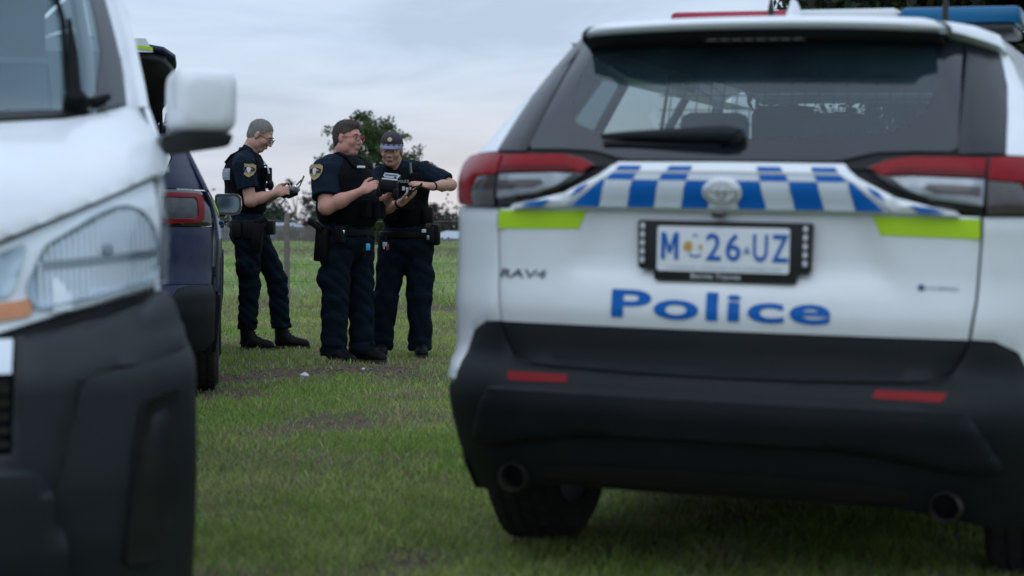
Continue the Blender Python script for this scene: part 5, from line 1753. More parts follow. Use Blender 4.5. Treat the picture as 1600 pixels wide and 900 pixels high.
def make_person(label, origin, S):
    ox, oy = origin
    oz = float(gz(ox, oy))
    T = Matrix.Translation((ox, oy, oz))
    hd = N3((*S['heading'], 0)); sd = np.array([-hd[1], hd[0], 0.0]); up = np.array([0, 0, 1.0])   # sd = person's left
    B = [hd, sd, up]
    h = .006
    # ---- body, one surface
    F = Field((-.55, -.55, -.01), (.62, .50, 1.95), h)
    for c, r in S['torso']:
        F.ell(c, np.array(r) * .93, .05, B)
    P, HB = head(F, S['head'], S['face'], S['hup'], S['neck'], S.get('hs', 1.0), S.get('jaw', 1.0))
    for A in S['arms']:
        F.cap(A['sh'], A['el'], .060 * S['arm'], .046 * S['arm'], .04)
        F.cap(A['el'], np.array(A['el']) * .55 + np.array(A['wr']) * .45, .046 * S['arm'], .044 * S['arm'], .02)
        F.cap(np.array(A['el']) * .62 + np.array(A['wr']) * .38, A['wr'], .044 * S['arm'], .027, .02)
        hand(F, A['wr'], A['d'], A['pn'], A['th'], A.get('curl', (.5, .6, .4)), curls=A.get('curls'))
    for G in S['legs']:
        F.cap(G['hip'], G['kn'], .078, .056, .04)
        F.cap(G['kn'], G['an'], .056, .040, .03)
        F.cap(G['an'], (G['toe'][0] * .6 + G['an'][0] * .4, G['toe'][1] * .6 + G['an'][1] * .4, .045), .034, .028, .02)
    body = F.obj('person', S['skin'])
    body.matrix_world = T
    tag(body, label, 'person', 'police officers on the grass')
    head_parts(body, P, HB, S.get('hs', 1.0))
    # ---- shirt
    F = Field((-.50, -.50, .80), (.55, .45, 1.65), .0075)
    for c, r in S['torso']:
        F.ell(c, np.array(r) + .004, .05, B)
    for A in S['arms']:
        sh, el = np.array(A['sh']), np.array(A['el'])
        e = sh + (el - sh) * A.get('sl', .78)
        F.cap(np.array(S['neck']) * .35 + sh * .65, sh, .075 * S['arm'], .078 * S['arm'], .05)
        _cone(F, sh, e, .078 * S['arm'], .082 * S['arm'], .035)
        F.cap(sh, sh + (e - sh) * .6, .078 * S['arm'], .076 * S['arm'], .02)
    F.wrinkle(.007, 40, S['seed'], .8, 3)
    F.cap(np.array(S['neck']) + [0, 0, -.035], np.array(S['neck']) + hd * .012 + [0, 0, .020], .078, .068, .02)
    shirt = F.obj('shirt', M_SHIRT, body)
    # collar wings
    nk = np.array(S['neck'])
    ring = [nk + hd * (.074 * math.cos(t)) + sd * (.072 * math.sin(t)) + np.array([0, 0, .024 - .030 * (math.cos(t) > .3) * math.cos(t)]) for t in np.linspace(.35, 2 * math.pi - .35, 25)]
    V = [p + np.array([0, 0, z]) + (p - nk) * o * 1.0 for z, o in ((-.035, .12), (.014, -.03), (.018, .02), (-.032, .20)) for p in ring]
    n = len(ring)
    Fc = [(r_ * n + i, r_ * n + i + 1, (r_ + 1) * n + i + 1, (r_ + 1) * n + i) for r_ in range(3) for i in range(n - 1)]
    mobj('collar', V, Fc, M_SHIRT, shirt, 60)
    # ---- vest
    F = Field((-.50, -.50, .90), (.55, .45, 1.60), .0075)
    for c, r in S['torso'][:-1]:
        F.ell(c, np.array(r) + np.array(S.get('vadd', (.026, .012, .0))), .045, B)
    for A in S['arms']:
        sh, el = np.array(A['sh']), np.array(A['el'])
        F.cap(sh + sd * 0 + (sh - nk) * .12, sh + (el - sh) * 1.0, .082 * S['arm'], .080 * S['arm'], .02, cut=True)
    F.cap(nk + [0, 0, -.02], nk + [0, 0, .12], .080, .09, .02, cut=True)
    z0, z1 = S['vz']
    F.clip((0, 0, z0), (0, 0, -1)); F.clip((0, 0, z1), (0, 0, 1))
    F.wrinkle(.003, 60, S['seed'] + 5, .6, 4)
    vest = F.obj('vest', M_VEST, body)
    for side in (-1, 1):
        a = np.array(S['torso'][0][0]) + sd * side * .095
        r = S['torso'][0][1]
        top = a + hd * (.02) + np.array([0, 0, r[2] * .86])
        front = a + hd * (r[0] + .022) * .80 + np.array([0, 0, r[2] * .45])
        back = a - hd * (r[0] + .022) * .80 + np.array([0, 0, r[2] * .45])
        V = [p + sd * o * .026 for p in (front, (front * .45 + top * .55) + hd * .025 + [0, 0, .018], top + [0, 0, .022], (back * .45 + top * .55) - hd * .03 + [0, 0, .014], back) for o in (-1, 1)]
        st = mobj('shoulder_strap', V, [(2 * i, 2 * i + 1, 2 * i + 3, 2 * i + 2) for i in range(4)], M_VEST, vest, 60)
        sm = st.modifiers.new('thickness', 'SOLIDIFY'); sm.thickness = .012; sm.offset = 1
    # ---- trousers
    F = Field((-.42, -.40, -.005), (.42, .40, 1.10), .0075)
    pc, pr_ = S['torso'][-1]
    F.ell(pc, np.array(pr_) + .012, .05, B)
    for G in S['legs']:
        r0, r1, r2 = G['r']
        hip, kn, an = np.array(G['hip']), np.array(G['kn']), np.array(G['an'])
        F.cap(hip, kn, r0, r1, .04)
        hem = an + (an - kn) / np.linalg.norm(an - kn) * G.get('hem', .06)
        _cone(F, kn, hem, r1, r2, .03)
        for q in range(3):
            z = hem + (kn - hem) * (.03 + .07 * q)
            F.ell(z + hd * (.006 * (-1) ** q), (r2 * 1.02, r2 * 1.0, .022), .012)
        if G.get('pocket') is not None:
            m_ = hip + (kn - hip) * .62
            F.ell(m_ + np.array(G['pocket']) * r0 * .55, (.075, .075, .10), .02)
    F.wrinkle(.011, 30, S['seed'] + 9, 1.0, 3)
    F.clip((0, 0, S.get('waist', 1.02)), (0, 0, 1))
    tro = F.obj('trousers', M_TROU, body)
    # ---- belt with its kit
    F = Field((-.42, -.42, .80), (.48, .42, 1.12), .0065)
    bz = S['belt']
    F.ell((pc[0], pc[1], bz), np.array((pr_[0] + .026, pr_[1] + .026, .20)), .01, B)
    F.clip((0, 0, bz + .027), (0, 0, 1)); F.clip((0, 0, bz - .027), (0, 0, -1))
    belt = F.obj('duty_belt', M_LEATH, body)
    for i in range(len(S['legs'])):
        G = S['legs'][i]
        boot(body, G['heel'], G['toe'], 0.0 if 'z' not in G else G['z'], G['an'], G['an'][2] + .07)
    return body, shirt, vest, belt, P, HB, T, (hd, sd, pc, pr_)


# ---- first officer: side on, looking down at a drone remote
def px_local(px, py, s, ox, oy):
    return ((px - ox) / s, (oy - py) / s)


S1 = dict(heading=(1, -.12), seed=3, skin=M_SKIN, arm=1.0, hs=1.0,
          head=(.006, -.01, 1.712), face=(.84, -.14, -.50), hup=(.50, -.05, .86), neck=(-.092, 0, 1.575),
          torso=[((-.125, 0, 1.395), (.135, .190, .205)), ((-.118, 0, 1.20), (.140, .172, .20)), ((-.090, 0, .955), (.138, .175, .165))],
          vz=(1.075, 1.545), vadd=(.030, .012, 0), belt=1.005, waist=1.06,
          arms=[dict(sh=(-.105, -.205, 1.475), el=(-.045, -.245, 1.185), wr=(.128, -.150, 1.250), d=(.9, .25, .22), pn=(.15, .8, -.25), th=1, sl=.66, curl=(.45, .6, .4)),
                dict(sh=(-.105, .205, 1.475), el=(-.03, .245, 1.20), wr=(.140, .115, 1.255), d=(.92, -.2, .2), pn=(.1, -.8, -.2), th=-1, sl=.70, curl=(.45, .6, .4))],
          legs=[dict(hip=(-.095, -.095, .93), kn=(-.075, -.10, .515), an=(-.100, -.10, .125), r=(.108, .080, .072), heel=(-.150, -.10), toe=(.125, -.125), hem=-.05, pocket=(-.3, -.8, 0)),
                dict(hip=(-.070, .095, .93), kn=(.118, .10, .560), an=(.150, .10, .125), r=(.108, .080, .074), heel=(.098, .10), toe=(.385, .075), hem=-.05)])
b1, sh1, ve1, be1, P1, HB1, T1, K1 = make_person('officer with short grey hair and glasses standing side on, looking down at a remote', (-2.01, 15.15), S1)
hair(b1, P1, HB1, M_HAIRG, 1.0, .060, -.02, .0022, 4, 0, 7000, .006, (.22, .205, .195))
glasses(b1, P1, mat('dark_spectacle_frame', (.015, .014, .014), .3))
shoulder_patch(sh1, (-.050, -.304, 1.425), (.10, -1, .10), (0, 0, 1), .058, .055)
# grey back panel with lettering, lying on the curve of the vest
def back_pt(a, z, h):
    """a = angle round the back of the vest, measured from straight behind towards the near side"""
    k = 1.0 + h
    bulge = math.sqrt(max(.3, 1 - ((z - 1.395) / .215) ** 2))
    return (-.125 - .171 * k * bulge * math.cos(a), -.208 * k * bulge * math.sin(a), z)


nn = 9
V = [back_pt(.22 + .80 * i_ / (nn - 1), z, .03) for z in (1.355, 1.385, 1.415, 1.445) for i_ in range(nn)]
bp = mobj('back_panel', V, [(r_ * nn + i_, r_ * nn + i_ + 1, (r_ + 1) * nn + i_ + 1, (r_ + 1) * nn + i_) for r_ in range(3) for i_ in range(nn - 1)], M_GREYREF, ve1, 60)
lettering('panel_word', 'POLICE', (.30, 1.378, .94, 1.424), back_pt, mat('pale_grey_print', (.42, .45, .50), .6), bp, .06, offset=.02)
hd, sd, pc, prr = K1
pouch(be1, (-.06, -.200, .965), (.10, .06, .15), hd, 'pouch')
hol = pouch(be1, (.005, -.225, .900), (.085, .065, .23), hd, 'holster', M_LEATH, .015, .12)
pouch(be1, (.035, -.235, 1.035), (.10, .03, .05), hd, 'pistol_grip', M_GEAR, .008, -.4)
pouch(be1, (.10, -.135, .975), (.06, .09, .11), hd, 'pouch')
pouch(be1, (-.16, -.175, .955), (.08, .07, .12), hd, 'radio_pouch')
pouch(ve1, (.058, -.045, 1.40), (.06, .12, .11), hd, 'chest_pouch', M_VEST)
bm = bmesh.new(); bmesh.ops.create_uvsphere(bm, u_segments=14, v_segments=10, radius=.036, matrix=Matrix.Translation((.088, -.07, 1.315)) @ Matrix.Diagonal((.8, 1, 1.2, 1)))
bmobj('body_camera', bm, M_GEAR, ve1, 60)
tube('radio_clip', [(.045, -.11, 1.50), (.075, -.115, 1.45), (.085, -.11, 1.405)], .007, mat('pale_clip', (.5, .52, .55), .4), ve1, 6)
box('name_tag', (.055, -.105, 1.47), (.03, .05, .012), M_GEAR, ve1, bev=.003)

# ---- second officer: heavier, red spectacles, holding a remote with a screen
S2 = dict(heading=(.88, -.47), seed=11, skin=M_SKIN2, arm=1.14, hs=1.03, jaw=1.10,
          head=(.012, -.025, 1.628), face=(.86, -.48, -.06), hup=(.05, 0, 1), neck=(-.035, 0, 1.470),
          torso=[((-.020, 0, 1.315), (.170, .225, .205)), ((.012, -.01, 1.13), (.205, .225, .215)), ((-.005, 0, .90), (.165, .195, .165))],
          vz=(.99, 1.475), vadd=(.028, .012, 0), belt=.945, waist=.99,
          arms=[dict(sh=(-.140, -.175, 1.385), el=(-.120, -.300, 1.125), wr=(.130, -.335, 1.238), d=(.85, -.05, .42), pn=(.25, .85, -.35), th=1, sl=.72, curl=(.40, .55, .35)),
                dict(sh=(.075, .195, 1.395), el=(.225, .13, 1.13), wr=(.330, -.120, 1.215), d=(.1, -.75, .5), pn=(-.85, -.1, -.25), th=-1, sl=.76, curl=(.45, .6, .4))],
          legs=[dict(hip=(-.070, -.090, .87), kn=(-.075, -.105, .475), an=(-.085, -.115, .125), r=(.118, .094, .090), heel=(-.125, -.095), toe=(.085, -.265), hem=.055, pocket=(-.8, -.4, 0)),
                dict(hip=(.075, .085, .87), kn=(.098, .085, .485), an=(.100, .070, .125), r=(.115, .090, .086), heel=(.055, .10), toe=(.285, -.06), hem=.055)])
b2, sh2, ve2, be2, P2, HB2, T2, K2 = make_person('broad officer in red-framed glasses holding a drone remote with a screen', (-1.195, 13.70), S2)
hair(b2, P2, HB2, M_HAIRB, 1.03, .072, -.02, .0022, 9, .5, 9000, .007, (.10, .078, .067))
glasses(b2, P2, mat('red_spectacle_frame', (.34, .03, .035), .3))
shoulder_patch(sh2, (-.200, -.292, 1.375), (-.45, -1, .22), (0, .1, 1), .055, .06)
hd, sd, pc, prr = K2
pt = np.array(S2['torso'][0][0])
tagp = pt + hd * .190 + sd * (-.03) + np.array([0, 0, .10])
box('name_tag', tagp + np.array([-.015, -.05, .0]), (.040, .050, .016), mat('pale_name_tag', (.62, .64, .66), .5), ve2, Matrix.Rotation(math.atan2(hd[1], hd[0]), 3, 'Z'), .003)
for dx, z, w in ((-.10, 1.12, .075), (-.005, 1.11, .075), (.09, 1.11, .075)):
    q = np.array(S2['torso'][1][0]) + hd * (.235) - sd * dx * -1.0
    pouch(ve2, (q[0] - .005 * abs(dx) * 30, q[1], z), (.055, w, .13), hd, 'vest_pouch', M_VEST, .012)
q = pc + hd * -.04 - sd * (prr[1] + .055)
hol = pouch(be2, (q[0], q[1], .86), (.10, .065, .24), hd, 'holster', M_LEATH, .015, .10)
pouch(be2, (q[0] - .045, q[1] - .01, 1.00), (.13, .035, .045), hd, 'pistol_grip', M_GEAR, .01, .55)
q = pc + hd * .09 - sd * (prr[1] + .02)
pouch(be2, (q[0], q[1], .935), (.07, .05, .12), hd, 'pouch')
box('buckle', (q[0] + .03, q[1] - .035, .95), (.012, .012, .03), M_CHROME, be2, bev=.003)
q = pc + hd * (prr[0] + .03) - sd * .07
fob = box('key_fob', (q[0] + .035, q[1] - .045, .845), (.030, .012, .050), mat('blue_fob', (.03, .30, .55), .4), be2, bev=.006)
box('belt_clip', (q[0] + .035, q[1] - .03, .895), (.014, .012, .06), M_GEAR, fob, bev=.003)
tube('lanyard', [tuple(np.array(S2['neck']) + hd * .06 + sd * .07 + [0, 0, .0]), tuple(pt + hd * .20 + sd * .06), tuple(pt + hd * .25 + [.02, -.02, -.03])], .006, M_GEAR, b2, 6)

# ---- third officer: cap with a chequered band, bent over a phone
S3 = dict(heading=(-.12, -1), seed=21, skin=M_SKIN3, arm=.92, hs=.97, jaw=.93,
          head=(-.060, -.085, 1.560), face=(-.10, -.97, -.14), hup=(.03, -.12, .98), neck=(-.020, -.015, 1.425),
          torso=[((.030, 0, 1.285), (.130, .185, .190)), ((.036, .005, 1.10), (.130, .168, .19)), ((.042, .01, .875), (.140, .178, .165))],
          vz=(.97, 1.435), vadd=(.030, .012, 0), belt=.925, waist=.97,
          arms=[dict(sh=(.180, .0, 1.405), el=(.385, -.090, 1.300), wr=(.245, -.285, 1.285), d=(-.88, -.30, .18), pn=(-.15, .35, -.85), th=-1, sl=.84, curl=(.10, .25, .25)),
                dict(sh=(-.130, .0, 1.385), el=(-.140, -.165, 1.105), wr=(.025, -.330, 1.165), d=(.80, -.30, .45), pn=(-.35, .1, .90), th=1, sl=.72, curl=(.25, .35, .3))],
          legs=[dict(hip=(-.055, .01, .85), kn=(-.105, -.01, .465), an=(-.150, .0, .110), r=(.112, .090, .086), heel=(-.150, .075), toe=(-.135, -.215), hem=.05),
                dict(hip=(.135, .01, .85), kn=(.142, -.01, .465), an=(.150, .0, .110), r=(.112, .090, .084), heel=(.145, .075), toe=(.175, -.210), hem=.05, pocket=(.8, .1, 0))])
b3, sh3, ve3, be3, P3, HB3, T3, K3 = make_person('officer in a chequered-band cap bending over a phone held in both hands', (-.845, 14.35), S3)


def cap_on(body, P, B, sc):
    f, s, u = B
    c = P(-.014, 0, .048)
    F = Field(c - .20, c + .20, .0045)
    F.ell(c, np.array((.108, .087, .094)) * sc, .01, B)
    F.ell(P(.010, 0, .085), np.array((.085, .076, .060)) * sc, .02, B)
    F.clip(P(0, 0, .030), -u)
    F.ell(P(-.014, 0, .03), np.array((.099, .079, .086)) * sc, .004, B, cut=True)
    cp = F.obj('cap', mat('plum_black_cap', (.028, .022, .032), .85, bump=.2, bscale=300), body)
    # band of two rows of checks
    for row in range(2):
        for k in range(26):
            t0 = 2 * math.pi * k / 26; t1 = 2 * math.pi * (k + 1) / 26
            V = []
            for t in (t0, t1):
                for z in (.030 + row * .013, .043 + row * .013):
                    kk = 1.03
                    V.append(P(-.014 + .1085 * kk * math.cos(t), .0875 * kk * math.sin(t), z))
            mobj('band_check', V, [(0, 2, 3, 1)], mat('pale_band', (.24, .25, .30), .8) if (k + row) % 2 else mat('blue_grey_band', (.07, .08, .15), .8), cp, 0)
    # brim
    V, Fc = [], []
    n = 15
    for i in range(n):
        t = -1.25 + 2.5 * i / (n - 1)
        for j, (e, dz) in enumerate(((1.0, .044), (1.35, .042), (1.62, .032), (1.64, .025), (1.34, .034), (1.0, .036))):
            ex = 1 + (e - 1) * max(0, math.cos(t * .9))
            V.append(P(-.014 + .108 * ex * math.cos(t), .087 * (1 + (ex - 1) * .18) * math.sin(t), dz - .012 * (math.sin(t) ** 2) * (e - 1)))
    for i in range(n - 1):
        for j in range(5):
            a = i * 6 + j
            Fc.append((a, a + 6, a + 7, a + 1))
    br = mobj('brim', V, Fc, mat('lavender_brim', (.15, .15, .22), .8), cp, 50)
    # badge
    bc = P(.096, 0, .092)
    fn = N3(f * .9 + u * .4)
    lathe('cap_badge', [(.0001, .006), (.010, .006), (.017, .004), (.019, 0)], mat('gold_badge', (.36, .28, .16), .5, metal=.3), cp, Matrix.Translation(bc) @ Vector(fn).to_track_quat('Z', 'Y').to_matrix().to_4x4(), 16)


cap_on(b3, P3, HB3, .97)
hair(b3, P3, HB3, M_HAIRB, .97, .02, -.02, .003, 14, 0, 2500, .008, (.05, .036, .03))
shoulder_patch(sh3, (.265, -.050, 1.450), (.45, -.55, .85), (-.5, 0, .9), .035, .045)
hd, sd, pc, prr = K3
vf = np.array(S3['torso'][1][0])
pouch(ve3, (.045, -.185, 1.16), (.06, .13, .11), hd, 'vest_pouch', M_VEST, .012)
pouch(ve3, (-.065, -.175, 1.10), (.06, .09, .13), hd, 'vest_pouch', M_VEST, .012)
pouch(ve3, (.130, -.155, 1.34), (.055, .085, .10), hd, 'radio_pouch', M_VEST, .012)
lettering('vest_word', 'POLICE', (-.005, 1.315, .075, 1.336), lambda x, z, h: (x, -.172 + .9 * (x - .03) ** 2, z), mat('dull_print', (.26, .28, .31), .6), ve3, 0, offset=.02)
for x, z, w, h_ in ((.035, 1.272, .022, .030), (.062, 1.262, .018, .036), (.085, 1.272, .014, .02)):
    box('vest_marking', (x, -.174, z), (w, .004, h_), mat('pale_marking', (.44, .46, .49), .6), ve3, bev=.001)
box('pen', (-.012, -.185, 1.205), (.012, .012, .07), mat('pale_pen', (.5, .52, .55), .4), ve3, bev=.004)
tube('radio_aerial', [(.095, -.150, 1.36), (.088, -.148, 1.42), (.085, -.145, 1.465)], .010, mat('grey_cable', (.09, .12, .14), .5), ve3, 7)
pouch(be3, (.215, -.09, 1.075), (.09, .075, .12), hd, 'radio_pouch', M_GEAR, .014)
pouch(be3, (.215, -.075, .925), (.07, .09, .12), hd, 'pouch')
box('handcuff_tag', (.185, -.150, .955), (.034, .012, .028), mat('pale_tag', (.5, .52, .54), .5), be3, bev=.004)
box('handcuff_link', (.215, -.150, .905), (.022, .012, .036), mat('dull_steel_link', (.22, .24, .27), .35, metal=.7), be3, bev=.004)
pouch(be3, (.265, -.03, .925), (.10, .07, .16), hd, 'holster', M_LEATH, .02)
for nm, x, z, w, h_, c in (('key_fob', -.105, .855, .034, .034, (.45, .46, .52)), ('key_fob', -.085, .835, .020, .046, (.22, .05, .10)), ('key_fob', -.112, .828, .014, .02, (.5, .46, .40))):
    box(nm, (x, -.185, z), (w, .010, h_), mat('fob_%d' % int(c[0] * 100 + c[1] * 1000), c, .4), be3, bev=.004)
box('belt_clip', (-.098, -.180, .89), (.012, .012, .05), M_GEAR, be3, bev=.003)
# watch on each wrist
for A, nm in ((S3['arms'][0], 'watch'), (S3['arms'][1], 'watch')):
    w = np.array(A['wr']); e = np.array(A['el']); d = N3(w - e)
    M = Matrix.Translation(w - d * .025) @ Vector(d).to_track_quat('Z', 'Y').to_matrix().to_4x4()
    lathe(nm, [(.029, -.010), (.034, -.010), (.034, .010), (.029, .010)], M_GEAR, b3, M, 18)


# ---- what they hold
def remote_small():
    R = root('drone_remote', T1 @ Matrix.Translation((.262, -.02, 1.275)) @ Matrix.Rotation(rad(-7), 4, 'Z') @ Matrix.Rotation(rad(-22), 4, 'Y'), 'small grey drone remote with two aerials held by the officer with grey hair', 'remote control')
    bm = bmesh.new(); bm_box(bm, (0, 0, 0), (.085, .17, .045), None, .016); bmobj('body', bm, mat('grey_remote_plastic', (.10, .105, .11), .45), R, 50)
    for s in (-1, 1):
        bm = bmesh.new(); bm_box(bm, (-.035, s * .075, -.018), (.10, .045, .05), None, .016); bmobj('grip', bm, M_GEAR, R, 50)
        st = lathe('stick', [(.0001, .028), (.008, .028), (.007, .018), (.003, .014), (.003, 0), (.012, -.002)], M_GEAR, R, Matrix.Translation((-.005, s * .05, .026)), 12)
        tube('aerial', [(.035, s * .06, .010), (.055, s * .062, .020), (.115, s * .075 - .01, .060 + .02 * s)], [.007, .006, .0075], mat('grey_aerial', (.13, .135, .15), .5), R, 8)
    box('wheel_dial', (.045, -.06, .008), (.02, .03, .03), M_CHROME, R, bev=.006)


def remote_screen():
    R = root('screen_remote', T2 @ Matrix.Translation((.325, -.345, 1.275)) @ Matrix.Rotation(rad(-14), 4, 'Z') @ Matrix.Rotation(rad(6), 4, 'Y'), 'black drone remote with a pale-topped screen held by the officer in red glasses', 'remote control')
    bm = bmesh.new(); bm_box(bm, (0, 0, 0), (.135, .070, .085), None, .018); bmobj('body', bm, M_GEAR, R, 50)
    for s in (-1, 1):
        bm = bmesh.new(); bm_box(bm, (s * .058, -.01, -.045), (.040, .055, .075), None, .016); bmobj('grip', bm, M_GEAR, R, 50)
        lathe('stick', [(.0001, .026), (.009, .026), (.007, .018), (.003, .012), (.003, 0), (.014, -.002)], M_GEAR, R, Matrix.Translation((s * .045, -.005, .044)), 12)
    sc = box('screen', (0, .045, .062), (.13, .014, .075), M_GEAR, R, Matrix.Rotation(rad(-65), 3, 'X'), .005)
    box('screen_glass', (0, .041, .071), (.118, .004, .064), mat('grey_screen_glass', (.20, .24, .28), .1), sc, Matrix.Rotation(rad(-65), 3, 'X'), .001)  # plain blue-grey glass, no emission
    box('top_rail', (.012, -.022, .048), (.115, .020, .012), mat('pale_remote_rail', (.46, .48, .50), .35), R, bev=.004)
    box('sun_hood', (-.005, .055, .085), (.095, .03, .012), mat('pale_hood', (.40, .44, .48), .4), R, bev=.003)
    tube('aerial', [(-.06, .03, .04), (-.072, .035, .09), (-.085, .03, .15)], .005, M_GEAR, R, 6)


def phone():
    R = root('phone', T3 @ Matrix.Translation((.130, -.385, 1.255)) @ Matrix.Rotation(rad(15), 4, 'Z') @ Matrix.Rotation(rad(-40), 4, 'Y') @ Matrix.Rotation(rad(-15), 4, 'X'), 'black phone held between the hands of the officer in the cap', 'phone')
    bm = bmesh.new(); bm_box(bm, (0, 0, 0), (.145, .072, .009), None, .003); bmobj('body', bm, M_GEAR, R, 50)
    box('screen', (0, 0, .0052), (.135, .064, .001), mat('dark_phone_glass', (.03, .035, .04), .08), R, bev=.0003)


remote_small(); remote_screen(); phone()
# ------------------------------------------------------------------ fence, stone, houses, trees
M_WOOD = mat('weathered_post_wood', (0.16, 0.135, 0.115), 0.9, var=0.35, vscale=14, bump=0.6, bscale=40, bdist=.01, dirt=(.05, .05, .045), dscale=6, damt=.5)
M_WIRE = mat('galvanised_wire', (0.16, 0.165, 0.17), 0.5, metal=0.7)


def build_fence():
    y0 = 23.55
    R = root('wire_fence', Matrix.Translation((-2.80, y0, 0)), 'farm wire fence with grey timber posts across the paddock', 'fence')

    def post(x, dy, h, r, m, lean=0.0, seed=0):
        rng = random.Random(seed)
        z0 = float(gz(x - 2.80, y0 + dy)) - .15
        pts = [(x + lean * t * h + rng.uniform(-.004, .004), dy + rng.uniform(-.004, .004), z0 + t * (h + .15)) for t in (0, .2, .4, .6, .8, .97, 1)]
        return tube('post', pts, [r * 1.05, r, r * .98, r, r * .97, r * .95, r * .8], m, R, 9)
    M_W2 = mat('pale_split_post', (.30, .28, .255), .9, var=.3, vscale=12, bump=.5, bscale=40, bdist=.01)
    post(0, 0, 1.12, .036, M_WOOD, .004, 1)
    post(1.80, -.75, .46, .038, M_W2, -.06, 2)
    for x, s in ((-3.4, 4), (5.2, 5), (-6.8, 6), (8.6, 7)):
        post(x, 0, 1.08, .035, M_WOOD, .01, s)
    for z in (.22, .45, .70, .98):
        pts = [(x, .04 if x < 5 else .04, .12 + z + .012 * math.sin(x * 1.7 + z * 9)) for x in np.arange(-12, 14, .8)]
        tube('wire', pts, .003, M_WIRE, R, 5)


build_fence()


def build_stones():
    for px, py, r, lab, sd in ((-1.365, 12.42, .030, 'pale stone on the scuffed earth in front of the officer in red glasses', 4),
                               (-1.02, 12.95, .012, 'tiny pale pebble on bare earth near the boots of the officer in red glasses', 6)):
        rng = np.random.default_rng(sd)
        bm = bmesh.new()
        bmesh.ops.create_icosphere(bm, subdivisions=3, radius=1)
        for v in bm.verts:
            c = np.array(v.co)
            n = 1 + .22 * math.sin(3 * c[0] + 1) * math.cos(2.3 * c[1]) + .12 * math.sin(5 * c[2] + 2 * c[0]) + rng.normal(0, .015)
            v.co = Vector((c[0] * r * 1.25 * n, c[1] * r * .9 * n, c[2] * r * .75 * n))
        o = bmobj('stone', bm, mat('pale_stone', (.50, .49, .49), .8, var=.25, vscale=30, bump=.4, bscale=60), None, 60)
        o.location = (px, py, float(gz(px, py)) + r * .45)
        tag(o, lab, 'stone')
    o = None


build_stones()


def clods():
    rng = np.random.default_rng(5)
    V, Fc = [], []
    for px, py, rx, ry, s in PATCH[:8]:
        for i in range(int(36 * rx * 3)):
            a, q = rng.uniform(0, 6.28), rng.uniform(0, 1) ** .6
            x, y = px + rx * q * math.cos(a) * .9, py + ry * q * math.sin(a) * .9
            r = rng.uniform(.004, .014)
            z = float(gz(x, y))
            b0 = len(V)
            for k in range(6):
                d = np.array([(1, 0, 0), (-1, 0, 0), (0, 1, 0), (0, -1, 0), (0, 0, 1), (0, 0, -1)][k]) * r * rng.uniform(.6, 1.3)
                V.append((x + d[0], y + d[1], z + d[2] * .8))
            for t in ((0, 2, 4), (2, 1, 4), (1, 3, 4), (3, 0, 4), (2, 0, 5), (1, 2, 5), (3, 1, 5), (0, 3, 5)):
                Fc.append(tuple(b0 + i_ for i_ in t))
    o = mobj('soil_clods', V, Fc, mat('brown_soil', (.13, .10, .075), .95, var=.4, vscale=20), None, 0)
    tag(o, 'loose brown clods of earth scattered over the scuffed patches', 'soil', kind='stuff')


clods()

# ---- houses and paling fence beyond the paddock
M_ROOFW = mat('pale_metal_roof', (.30, .34, .39), .55, var=.1)
M_ROOFG = mat('grey_blue_metal_roof', (.20, .24, .29), .55, var=.1)
M_CREAM = mat('cream_wall', (.26, .25, .23), .8, var=.1)
M_GREYW = mat('grey_wall', (.17, .17, .175), .8, var=.1)
M_WIN = mat('dark_window', (.03, .035, .04), .1)


def house(name, label, x, y, w, d, wall_h, roof_h, base, m_roof, m_wall, wins, yaw=0.0):
    R = root(name, frame_matrix(x, y, base, yaw), label, 'house')
    box('wall', (0, 0, wall_h / 2), (w, d, wall_h), m_wall, R, bev=0)
    e = .45
    V = [(-w / 2 - e, -d / 2 - e, wall_h), (w / 2 + e, -d / 2 - e, wall_h), (w / 2 + e, d / 2 + e, wall_h), (-w / 2 - e, d / 2 + e, wall_h), (-w / 2 + d * .25, 0, wall_h + roof_h), (w / 2 - d * .25, 0, wall_h + roof_h)]
    V2 = [(a, b, c + .12) for a, b, c in V]
    rf = mobj('roof', V2 + V[:4], [(0, 1, 5, 4), (1, 2, 5), (2, 3, 4, 5), (3, 0, 4), (6, 7, 1, 0), (7, 8, 2, 1), (8, 9, 3, 2), (9, 6, 0, 3), (9, 8, 7, 6)], m_roof, R, 0)
    box('gutter', (0, -d / 2 - e - .06, wall_h + .06), (w + 2 * e, .12, .14), M_ROOFW, rf, bev=0)
    for cx, cz, ww, hh in wins:
        wd = box('window', (cx, -d / 2 - .02, cz), (ww, .08, hh), M_ROOFW, R, bev=0)
        for k in (-1, 1):
            box('pane', (cx + k * ww * .24, -d / 2 - .07, cz), (ww * .42, .03, hh * .84), M_WIN, wd, bev=0)
    return R


house('house', 'low house with grey-blue metal roof behind the tall timber fence post', -14.6, 118, 5.5, 7, 2.55, .95, -2.40, M_ROOFG, M_CREAM, ((-1.8, 1.5, 1.4, 1.1), (1.6, 1.5, 1.8, 1.2)))
house('shed', 'long pale-roofed shed between the fence post and the broad officer', -11.6, 132, 5, 5, 2.1, .50, -2.35, M_ROOFW, M_GREYW, ((-2.2, 1.2, 1.0, .8),), .05)
house('house', 'white-roofed house beyond the paddock between the officer in the cap and the police SUV', -2.6, 110, 6.0, 7, 2.25, .80, -2.45, M_ROOFW, mat('white_wall', (.50, .53, .57), .7), ((-1.7, 1.3, 1.3, 1.0), (1.4, 1.3, 1.3, 1.0)), -.08)
house('house', 'small grey house past the left edge of the side-on officer', -20.5, 124, 6.5, 6, 2.5, .9, -2.5, M_ROOFG, M_GREYW, ((0, 1.4, 1.4, 1.0),))


